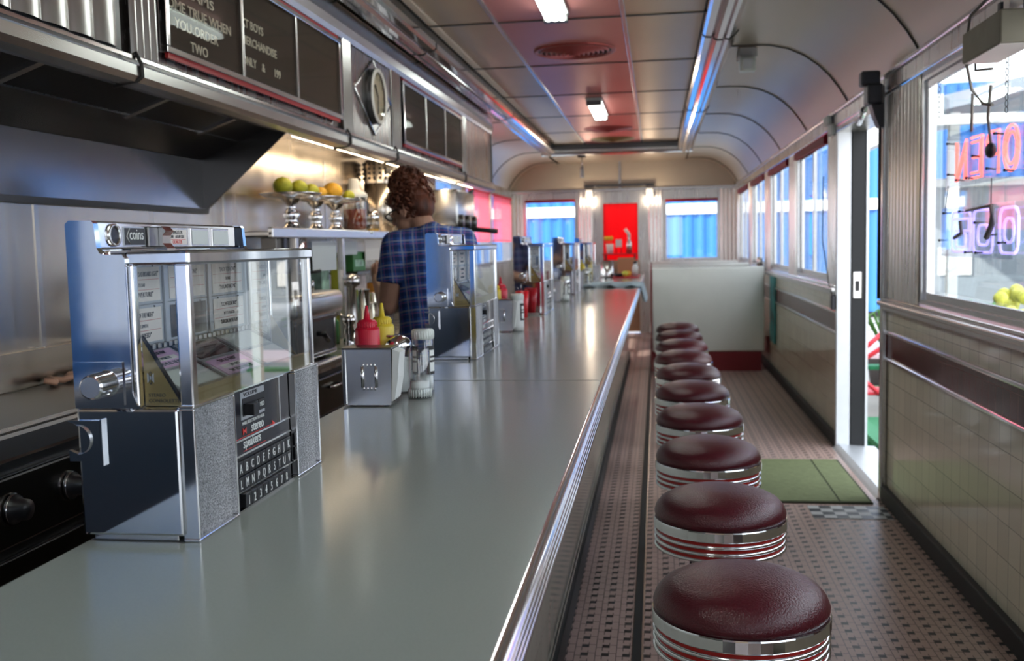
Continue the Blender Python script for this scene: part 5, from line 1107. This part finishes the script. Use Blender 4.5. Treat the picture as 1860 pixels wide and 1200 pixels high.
mb = MB(); mb.box(0.55, 0.67, 6.85, 7.05, 2.655, 2.72, 'white', 0.008); mb.build('housing', r); mb = MB(); mb.box(0.555, 0.655, 6.82, 6.90, 2.56, 2.655, 'white_glow_plastic', 0.006); mb.box(0.575, 0.635, 6.816, 6.82, 2.575, 2.64, 'card_frame'); mb.build('lens', r)
r = thing('pendant_sprinkler', 'thin hanging pull switch below the ceiling at the far end left of centre', 'pull switch', (-1.06, 14.6, 2.42))
mb = MB(); mb.box(-1.12, -1.00, 14.55, 14.65, 2.69, 2.72, 'black'); mb.build('plate', r); mb = MB(); mb.tube([(-1.06, 14.6, 2.69), (-1.06, 14.6, 2.56)], 0.01, 'chrome_dull', 6); mb.tube([(-1.06, 14.6, 2.56), (-1.06, 14.6, 2.40)], 0.028, 'white', 8); mb.build('stem', r)
for x, l in ((-1.05, 'small white wall light left of the end door'), (-0.10, 'small white wall light right of the end door')):
    t = thing('wall_light', l, 'wall light', (x, 15.97, 2.15), 'white wall lights beside the end door')
    mb = MB(); mb.box(x-0.055, x+0.055, 15.86, 16.0, 2.16, 2.29, 'white', 0.01); mb.build('shade', t); mb = MB(); mb.box(x-0.04, x+0.04, 15.88, 15.97, 2.12, 2.16, 'card', 0.01); mb.build('diffuser', t)

mat('warm_lens', (1.0, 0.9, 0.75), 0.4, emit=(1.0, 0.78, 0.52), estr=9.0)
for x in (-1.05, -0.10):
    ld = bpy.data.lights.new('wall_bulb', 'POINT'); ld.energy = 4; ld.color = (1.0, 0.82, 0.62); ld.shadow_soft_size = 0.05
    lo = bpy.data.objects.new('wall_bulb', ld); C.objects.link(lo); lo.location = (x, 15.70, 2.12)
r = thing('under_cabinet_light', 'long warm tube light under the overhead cabinet above the shelf', 'light', (-1.72, 6.9, 1.97))
mb = MB(); mb.box(-1.76, -1.68, 4.6, 9.4, 2.03, 2.06, 'white', 0.004); mb.build('housing', r)
mb = MB(); mb.tube([(-1.72, 4.65, 2.012), (-1.72, 9.35, 2.012)], 0.016, 'warm_lens', 10); mb.build('tube_lamp', r)
# blinds
def venetian(x, a, b, z0, z1, m, label, grp):
    r = thing('venetian_blind', label, 'blind', (x, (a+b)/2, z0), grp)
    mb = MB(); n = int((z1-z0)/0.026)
    for k in range(n): z = z0+0.012+k*0.026; mb.quad((x-0.010, a, z-0.010), (x+0.010, a, z+0.008), (x+0.010, b, z+0.008), (x-0.010, b, z-0.010), m)
    mb.build('slats', r); mb = MB(); mb.box(x-0.015, x+0.015, a, b, z1-0.01, z1+0.02, m); mb.build('head_rail', r); return r
venetian(XL+0.035, 12.02, 13.60, 1.50, 2.16, 'blind_pink', 'red venetian blind lowered in the left side window nearer the camera', 'red venetian blinds on the left side')
venetian(XL+0.035, 13.92, 15.62, 1.50, 2.16, 'blind_pink', 'pale red venetian blind lowered in the last left side window', 'red venetian blinds on the left side')
def raised(x0, x1, y0, y1, z, label, h=0.06):
    mb = MB()
    mb.box(x0, x1, y0, y1, z-h, z, 'blind_red', 0.003)
    for k in range(int(h/0.013)): mb.box(x0-0.002, x1+0.002, y0+0.002, y1-0.002, z-h+0.002+k*0.013, z-h+0.006+k*0.013, 'maroon_base')
    o = mb.build('raised_blind'); tag(o, label, 'blind', 'raised red blinds at the window tops'); return o
for i, (a, b) in enumerate(WINS[2:]): raised(XR-0.030, XR-0.004, a+0.03, b-0.03, 2.198, 'raised red blind at the top of the window side, %s from the side door' % ('first', 'second', 'third', 'fourth')[i])
raised(-2.08, -1.28, YE-0.04, YE-0.012, 2.155, 'raised red blind at the top of the left end window', 0.045); raised(0.14, 0.96, YE-0.04, YE-0.012, 2.115, 'raised red blind at the top of the right end window', 0.045)

# ================================================================ neon signs, transformer, door closer
XN = XR+0.055
mb = MB()
def tubeletters(specs, m, r_, parent, name, dx=0.0):
    for pts, cl in specs:
        mb = MB(); mb.tube([(XN+dx, p[0], p[1]) for p in pts], r_, m, 8, closed=cl); mb.build(name, parent)
r = thing('open_neon_sign', 'red neon OPEN sign hanging in the near window, seen from behind', 'neon sign', (XN, 4.2, 1.66))
zt, zb_ = 1.855, 1.690
def rr(a, b, z0, z1, q=0.3, n=6):
    h = min(abs(b-a), z1-z0)*q; s = 1 if b > a else -1; out = []
    for (cx, cz, a0) in ((b-s*h, z1-h, 0), (a+s*h, z1-h, 1), (a+s*h, z0+h, 2), (b-s*h, z0+h, 3)):
        for k in range(n+1): t = (a0+k/n)*PI/2; out.append((cx+s*h*math.cos(t), cz+h*math.sin(t)))
    return out
# seen from inside the word runs towards the camera: N E P O reversed, O nearest
Ls = [(rr(3.72, 3.90, zb_, zt, 0.5), True), (rr(3.745, 3.875, zb_+0.025, zt-0.025, 0.5), True),
      ([(4.12, zb_), (4.12, zt), (4.0, zt), (3.965, zt-0.03), (3.965, zb_+0.10), (4.0, zb_+0.075), (4.12, zb_+0.075)][::1], False) ,
      ([(4.36, zt), (4.20, zt), (4.20, zb_), (4.36, zb_)], False), ([(4.20, (zt+zb_)/2), (4.33, (zt+zb_)/2)], False), ([(4.35, zt-0.02), (4.22, zt-0.02), (4.22, zb_+0.02), (4.35, zb_+0.02)], False),
      ([(4.44, zb_), (4.44, zt), (4.60, zb_), (4.60, zt)], False), ([(4.46, zb_), (4.46, zt-0.05), (4.585, zb_), (4.585, zt-0.01)], False)]
# P stands with its stem away from the camera side as the word faces the street
Ls[2] = ([(3.97, zb_), (3.97, zt), (4.09, zt), (4.125, zt-0.03), (4.125, zb_+0.10), (4.09, zb_+0.075), (3.97, zb_+0.075)], False)
Ls = [([(4.61-(4.60-p[0])*0.86, p[1]) for p in pts], cl) for pts, cl in Ls]
tubeletters(Ls, 'neon_red', 0.0062, r, 'neon_tube')
mb = MB(); mb.box(XN-0.030, XN-0.026, 3.66, 4.66, zb_-0.03, zt+0.03, 'neon_plate'); mb.build('backing_plate', r)
mb = MB()
for (y, z) in ((4.64, zt), (4.50, zb_), (4.36, zb_), (4.28, (zt+zb_)/2), (4.10, zb_+0.02), (4.02, zt-0.02), (4.62, zb_+0.03), (3.9, zb_)): mb.tube([(XN-0.03, y, z), (XN+0.0, y, z-0.003)], 0.0035, 'black', 5); mb.ball((XN-0.032, y, z), 0.006, 'black', 6)
mb.tube([(XN-0.035, 4.06, 2.02), (XN-0.035, 4.09, 1.90), (XN-0.035, 4.05, 1.80)], 0.006, 'cable', 6); mb.ball((XN-0.035, 4.05, 1.775), (0.02, 0.035, 0.03), 'iron', 8); mb.tube([(XN-0.035, 4.28, 2.02), (XN-0.035, 4.29, 1.87)], 0.006, 'cable', 6); mb.build('wiring', r)
for y in (4.78, 3.90):
    mb = MB(); z = 2.20
    while z > 1.90 if y < 4 else z > 1.985:
        mb.tube([(XN-0.03+0.005*math.cos(k*PI/4), y, z+0.012*math.sin(k*PI/4)) for k in range(8)], 0.0018, 'iron', 4, closed=True); z -= 0.0225
    if y < 4: mb.build('chain', r)
    else: mb.build('chain', r)
mb = MB(); mb.tube([(XN-0.03, 4.62, zb_-0.02), (XN-0.03, 4.66, 1.56)], 0.002, 'iron', 4); mb.tube([(XN-0.03, 4.05, zb_-0.02), (XN-0.03, 4.05, 1.56)], 0.002, 'iron', 4); mb.build('hanging_wire', r)
r = thing('violet_neon_sign', 'violet neon sign on a clear plate hanging below the red sign', 'neon sign', (XN, 4.25, 1.38))
zt, zb_ = 1.555, 1.385
V = [(rr(4.40, 4.66, zb_+0.0, zt, 0.2), True), (rr(4.46, 4.60, zb_+0.02, zb_+0.08, 0.4), True), ([(4.64, zt-0.03), (4.42, zt-0.03), (4.42, zb_+0.09), (4.60, zb_+0.09)], False),
     (rr(4.12, 4.36, zb_+0.0, zt, 0.2), True), (rr(4.17, 4.30, zb_+0.03, zt-0.06, 0.4), True), (rr(3.84, 4.04, zb_, zt, 0.25), True), (rr(3.89, 3.99, zb_+0.04, zt-0.04, 0.4), True)]
tubeletters(V, 'neon_violet', 0.0055, r, 'neon_tube')
mb = MB(); mb.box(XN-0.030, XN-0.026, 3.80, 4.72, zb_-0.02, zt+0.02, 'neon_plate'); mb.build('backing_plate', r)
mb = MB()
for (y, z) in ((4.68, zt), (4.45, zt), (4.24, zt-0.05), (4.36, zb_), (4.22, zb_), (4.08, zb_+0.07), (3.95, zb_+0.04), (4.74, zb_+0.05)): mb.tube([(XN-0.03, y, z), (XN, y, z)], 0.0035, 'black', 5); mb.ball((XN-0.032, y, z), 0.006, 'black', 6)
mb.tube([(XN-0.035, 4.02, zt+0.01), (XN-0.035, 4.02, zt-0.06), (XN-0.035, 4.08, zb_+0.06)], 0.012, 'cable', 6); mb.tube([(XN-0.035, 4.5, zb_+0.06), (XN-0.035, 4.40, zb_+0.08), (XN-0.035, 4.42, zt-0.04)], 0.008, 'cable', 6); mb.tube([(XN-0.035, 4.34, zt), (XN-0.035, 4.02, zt+0.012)], 0.006, 'cable', 6); mb.build('wiring', r)
r = thing('neon_transformer', 'beige metal transformer box hanging at the top of the near window', 'transformer box', (XR-0.10, 3.64, 2.06))
mb = MB(); mb.box(XR-0.16, XR-0.04, 3.40, 3.80, 2.06, 2.165, 'transformer', 0.006); mb.build('box', r)
mb = MB(); mb.box(XR-0.155, XR-0.045, 3.42, 3.78, 2.0575, 2.0605, 'card'); mb.box(XR-0.05, XR-0.04, 3.5, 3.53, 2.16, 2.26, 'iron'); mb.box(XR-0.05, XR-0.04, 3.75, 3.78, 2.16, 2.26, 'iron'); mb.build('base_label', r)
mb = MB(); mb.tube([(XR-0.12, 3.79, 2.14), (XR-0.12, 3.88, 2.17), (XR-0.10, 3.92, 2.25), (XR-0.05, 3.82, 2.31)], 0.006, 'cable', 8); mb.tube([(XR-0.12, 3.79, 2.10), (XR-0.10, 3.95, 2.08), (XR-0.06, 4.02, 2.0), (XR-0.035, 3.97, 1.94), (XR-0.03, 3.88, 1.925)], 0.006, 'cable', 8); mb.tube([(XR-0.12, 3.79, 2.11), (XR-0.09, 3.88, 2.05), (XR-0.07, 3.76, 2.035)], 0.005, 'cable', 8); mb.build('cable', r)
r = thing('door_closer', 'black door closer with a dark rod hanging beside the open side door', 'door closer', (XR-0.03, 5.70, 2.18))
mb = MB(); mb.box(XR-0.12, XR-0.04, 5.60, 5.72, 2.16, 2.27, 'iron', 0.012); mb.box(XR-0.15, XR-0.05, 5.62, 5.70, 2.26, 2.34, 'iron', 0.012); mb.prism([(XR-0.10, 2.17), (XR-0.035, 2.17), (XR-0.035, 2.04), (XR-0.055, 2.04), (XR-0.08, 2.10)], 'y', 5.62, 5.70, 'iron'); mb.build('body', r)
mb = MB(); mb.tube([(XR-0.045, 5.655, 2.06), (XR-0.045, 5.655, 1.12)], 0.009, 'iron', 8); mb.build('rod', r)
mb = MB(); mb.tube([(XR-0.08, 5.72, 2.20), (XR-0.04, 6.2, 2.155), (XR-0.03, 7.05, 2.17)], 0.008, 'chrome_dull', 6); mb.tube([(XR-0.06, 6.0, 2.18), (XR-0.03, 6.3, 2.14)], 0.02, 'chrome', 8); mb.build('arm', r)
r = thing('door_sensor', 'small white two piece sensor above the pier beside the door', 'sensor', (XR-0.02, 7.2, 2.2))
mb = MB(); mb.box(XR-0.06, XR-0.03, 7.25, 7.42, 2.24, 2.30, 'white', 0.006); mb.build('magnet', r); mb = MB(); mb.box(XR-0.05, XR-0.02, 7.14, 7.30, 2.16, 2.23, 'white', 0.006); mb.build('switch', r)
r = thing('hanging_cord', 'thin dark cord hanging from the pier down to a catch by the side door', 'cord', (XR-0.04, 7.3, 1.0))
mb = MB(); mb.tube([(XR-0.04, 7.52, 1.9), (XR-0.05, 7.50, 1.45), (XR-0.05, 7.20, 1.12), (XR-0.03, 7.12, 1.02)], 0.004, 'black', 5); mb.build('line', r); mb = MB(); mb.box(XR-0.05, XR-0.012, 7.10, 7.16, 0.96, 1.06, 'iron', 0.006); mb.build('catch', r)
# ================================================================ the woman
Fv = Vector((-0.60, 0.80, 0)); Lv = Vector((-0.80, -0.60, 0)); Uv = Vector((0, 0, 1))
PC = Vector((-0.985, 4.33, 0))
def bp(f, l, z): return PC+Fv*f+Lv*l+Uv*z
def capsule(mb, pts, rs, m, n=14):
    mb.tube(pts, rs, m, n)
    for p, q in ((pts[0], rs[0]), (pts[-1], rs[-1])): mb.ball(p, q, m, 12)
def ell(mb, c, r, m, ax=None, n=18):
    F, Lx = ax or (Fv, Lv); U = F.cross(Lx)
    rot = Matrix((F, Lx, U)).transposed()
    mb.ball(c, r, m, n, rot)
def remesh(o, vox, sm=6):
    a = o.modifiers.new('r', 'REMESH'); a.mode = 'VOXEL'; a.voxel_size = vox; a.use_smooth_shade = True
    b = o.modifiers.new('s', 'SMOOTH'); b.iterations = sm; b.factor = 0.5
sL, sR = bp(0.02, 0.165, 1.465), bp(0.02, -0.165, 1.475)
eL, eR = bp(0.03, 0.205, 1.205), bp(0.06, -0.22, 1.20)
wL, wR = bp(0.255, 0.165, 1.315), bp(0.27, -0.10, 1.27)
hF = Vector((-0.86, 0.34, -0.38)).normalized(); hL = Vector((0, 0, 1)).cross(hF).normalized(); hU = hF.cross(hL).normalized()
HC = Vector((-1.085, 4.355, 1.625)); AX = (hF, hL)
mb = MB()
capsule(mb, [bp(0, 0, 0.95), bp(0, 0, 1.10), bp(0.0, 0, 1.22), bp(0.0, 0, 1.36), bp(0.01, 0, 1.44)], [0.13, 0.105, 0.11, 0.12, 0.09], 'skin', 16)
capsule(mb, [sL, bp(0.01, 0, 1.475), sR], [0.052, 0.07, 0.052], 'skin')
for s, e, w_ in ((sL, eL, wL), (sR, eR, wR)):
    capsule(mb, [s, s.lerp(e, 0.5)-Fv*0.006, e], [0.052, 0.050, 0.043], 'skin'); capsule(mb, [e, e.lerp(w_, 0.4), w_], [0.043, 0.038, 0.025], 'skin')
neck0, neck1 = bp(0.02, 0, 1.47), HC-hU*0.075-hF*0.035
capsule(mb, [neck0, neck0.lerp(neck1, 0.5), neck1], [0.062, 0.052, 0.052], 'skin')
ell(mb, HC+hU*0.02-hF*0.01, (0.094, 0.073, 0.098), 'skin', AX, 24); ell(mb, HC+hF*0.034-hU*0.048, (0.056, 0.052, 0.060), 'skin', AX); ell(mb, HC+hF*0.058-hU*0.092, (0.022, 0.024, 0.018), 'skin', AX)
mb.tube([HC+hF*0.082+hU*0.015, HC+hF*0.105-hU*0.022], [0.008, 0.013], 'skin', 8); ell(mb, HC+hF*0.104-hU*0.026, (0.012, 0.014, 0.010), 'skin', AX)
ell(mb, HC+hF*0.084-hU*0.058, (0.010, 0.022, 0.006), 'skin', AX); ell(mb, HC+hF*0.083-hU*0.068, (0.010, 0.019, 0.006), 'skin', AX)
for sgn in (1, -1):
    ell(mb, HC+hF*0.078+hL*sgn*0.03+hU*0.005, (0.012, 0.016, 0.012), 'skin', AX)
    ec = HC-hF*0.012+hL*sgn*0.073-hU*0.012
    mb.tube([ec+hF*(0.016*math.cos(a)*(0.8))+hU*0.029*math.sin(a)+hL*sgn*0.008 for a in [k*2*PI/14 for k in range(14)]], 0.006, 'skin', 6, closed=True); ell(mb, ec, (0.013, 0.006, 0.022), 'skin', AX)
def hand(wr, d, palm_n, side):
    d = d.normalized(); x = palm_n.cross(d).normalized(); nn = d.cross(x)
    ell(mb, wr+d*0.045, (0.050, 0.036, 0.017), 'skin', (d, x))
    for k, (off, Lf) in enumerate(((0.027, 0.066), (0.009, 0.075), (-0.009, 0.070), (-0.026, 0.055))):
        b0 = wr+d*0.080+x*off; b1 = b0+d*Lf*0.42+nn*0.008; b2 = b1+d*Lf*0.24+nn*0.018; b3 = b2+d*Lf*0.08+nn*0.020; capsule(mb, [b0, b1, b2, b3], [0.0092, 0.0085, 0.0080, 0.0068], 'skin', 8)
    b0 = wr+d*0.030+x*side*0.026; b1 = b0+d*0.025+x*side*0.022+nn*0.010; b2 = b1+d*0.028+x*side*0.004+nn*0.014; capsule(mb, [b0, b1, b2], [0.012, 0.0105, 0.0085], 'skin', 8)
hand(wL, (wL-eL)*0.6+Fv*0.05, Lv*-1+Uv*0.2, 1); hand(wR, (wR-eR)*0.6+Fv*0.05, Lv*1+Uv*0.2, -1)
for s in (1, -1):
    hp = bp(0, 0.085*s, 0.93); kn = bp(0.02, 0.09*s, 0.50); an = bp(-0.01, 0.095*s, 0.09)
    capsule(mb, [hp, hp.lerp(kn, 0.5), kn], [0.088, 0.075, 0.055], 'skin'); capsule(mb, [kn, kn.lerp(an, 0.35), an], [0.053, 0.052, 0.036], 'skin'); capsule(mb, [an-Uv*0.03, an+Fv*0.14-Uv*0.055], [0.036, 0.030], 'skin')
person = mb.build('person', loc=(PC.x, PC.y, 0.0)); remesh(person, 0.0055, 5)
tag(person, 'person in blue plaid shirt and glasses, curly auburn hair, head bowed behind the counter', 'person')
mb = MB()
sh_ = [bp(0, 0, 0.86), bp(0, 0, 1.00), bp(0, 0, 1.12), bp(0.0, 0, 1.24), bp(0.0, 0, 1.36), bp(0.0, 0, 1.45)]
for off in (-0.060, 0.0, 0.060): mb.tube([p+Lv*off for p in sh_], [0.118, 0.108, 0.098, 0.104, 0.108, 0.078], 'plaid', 18)
capsule(mb, [sL+Uv*0.004, bp(0.0, 0, 1.478), sR+Uv*0.004], [0.064, 0.082, 0.064], 'plaid')
for s, e in ((sL, eL), (sR, eR)): mb.tube([s, s.lerp(e, 0.35), s.lerp(e, 0.62)], [0.064, 0.064, 0.068], 'plaid', 16)
capsule(mb, [bp(-0.03, 0.02, 1.50), bp(0.0, 0.0, 1.512)], [0.062, 0.060], 'plaid')
o = mb.build('plaid_shirt', person); remesh(o, 0.009, 4)
mb = MB(); b0 = bp(-0.01, 0, 1.545)
mb.tube([bp(0.02+0.072*math.cos(a)-0.02, 0.072*math.sin(a), 1.525+0.012*math.cos(a)*-1) for a in [k*2*PI/20 for k in range(20)]], 0.014, 'plaid', 8, closed=True)
mb.build('shirt_collar', person)
mb = MB()
for s in (1, -1): hp = bp(0, 0.07*s, 0.93); kn = bp(0.02, 0.09*s, 0.50); an = bp(-0.01, 0.095*s, 0.09); capsule(mb, [hp, hp.lerp(kn, 0.5), kn, kn.lerp(an, 0.5), an], [0.115, 0.095, 0.070, 0.066, 0.058], 'denim')
o = mb.build('trousers', person); remesh(o, 0.012, 4)
mb = MB()
for s in (1, -1): an = bp(-0.01, 0.095*s, 0.0); capsule(mb, [an+Uv*0.05-Fv*0.02, an+Uv*0.045+Fv*0.08, an+Uv*0.04+Fv*0.15], [0.050, 0.048, 0.040], 'black')
o = mb.build('shoes', person); remesh(o, 0.008, 2)
mb = MB()
ell(mb, HC-hF*0.020+hU*0.034, (0.096, 0.083, 0.090), 'hair', AX, 24); ell(mb, HC-hF*0.060+hU*0.005, (0.060, 0.074, 0.080), 'hair', AX); ell(mb, HC+hF*0.030+hU*0.065, (0.062, 0.070, 0.050), 'hair', AX)
BC = HC+Vector((-0.005, -0.01, 0.108))
ell(mb, BC, (0.075, 0.068, 0.072), 'hair', AX); ell(mb, BC+Vector((0.03, -0.01, -0.055)), (0.072, 0.066, 0.062), 'hair', AX); ell(mb, BC+Vector((-0.015, 0, 0.022)), (0.05, 0.05, 0.046), 'hair', AX)
random.seed(11)
for k in range(460):
    th = random.uniform(0, 2*PI); ph = random.uniform(-0.9, 1.4); u = Vector((math.cos(th)*math.cos(ph), math.sin(th)*math.cos(ph), math.sin(ph)))
    if k % 2: c0 = BC+Vector((u.x*0.074, u.y*0.068, u.z*0.070)); 
    else:
        if u.dot(hF) > 0.30 and u.z < 0.5: continue
        c0 = HC-hF*0.02+hU*0.034+Vector((u.x*0.092, u.y*0.085, u.z*0.092))
    t = u.cross(Vector((random.uniform(-1, 1), random.uniform(-1, 1), random.uniform(-1, 1)))).normalized(); q = random.uniform(0.010, 0.022)
    mb.tube([c0+u*(0.003+q*0.5*math.sin(j*1.1))+t*(q*1.1*math.cos(j*1.1)+0.004*j)*0.9 for j in range(7)], [0.0065, 0.007, 0.007, 0.0065, 0.006, 0.005, 0.002], 'hair', 6)
for k, (sx, sz) in enumerate(((-0.105, 0.085), (-0.10, 0.050), (-0.11, 0.02))):
    p = HC+Vector((-0.04, 0, sz)); mb.tube([p+Vector((-0.03*j/2+0.004*math.cos(j*2.2), 0, 0.014*math.sin(j*1.1+k))) for j in range(6)], 0.0022, 'hair', 5)
for k in range(5):
    p = BC+Vector((0.05, 0, 0.02-0.02*k)); mb.tube([p+Vector((0.016*j, 0.004*j, 0.018*math.sin(j*0.9+k)-0.004*j)) for j in range(5)], 0.0025, 'hair', 5)
mb.build('hair', person)
mb = MB()
for s in (1, -1):
    c0 = HC+hF*0.098+hL*s*0.034+hU*0.004; mb.tube([c0+hL*0.024*math.cos(a)+hU*0.016*math.sin(a) for a in [k*2*PI/16 for k in range(16)]], 0.0032, 'black', 6, closed=True)
    mb.tube([c0+hL*s*0.024+hU*0.006, HC+hF*0.05+hL*s*0.079+hU*0.008, HC-hF*0.02+hL*s*0.080+hU*0.006], 0.0034, 'black', 6)
mb.tube([HC+hF*0.100+hL*0.010+hU*0.006, HC+hF*0.100-hL*0.010+hU*0.006], 0.003, 'black', 6); mb.build('glasses', person)
# order pad held in both hands
hm = (wL+wR)/2+Fv*0.085+Uv*0.03
mb = MB(); ell(mb, hm, (0.09, 0.055, 0.006), 'paper'); mb.bm.free()
r = thing('order_pad', 'white order pad with red pen held by the person in plaid', 'notepad', tuple(hm))
mb = MB(); c = [hm+Fv*a+Lv*b+Uv*z for z in (0, 0.008) for a, b in ((-0.05, -0.035), (0.05, -0.035), (0.05, 0.035), (-0.05, 0.035))]
vs = [mb.bm.verts.new(p) for p in c]; fs = [mb.bm.faces.new([vs[i] for i in q]) for q in ((0, 1, 2, 3), (4, 7, 6, 5), (0, 4, 5, 1), (1, 5, 6, 2), (2, 6, 7, 3), (3, 7, 4, 0))]; mb._fin(fs, 'paper'); mb.build('pad', r)
mb = MB(); mb.tube([hm+Lv*0.06+Uv*0.012, hm+Lv*0.055+Uv*0.13-Fv*0.01], 0.005, 'plastic_red', 8); mb.build('pen', r)
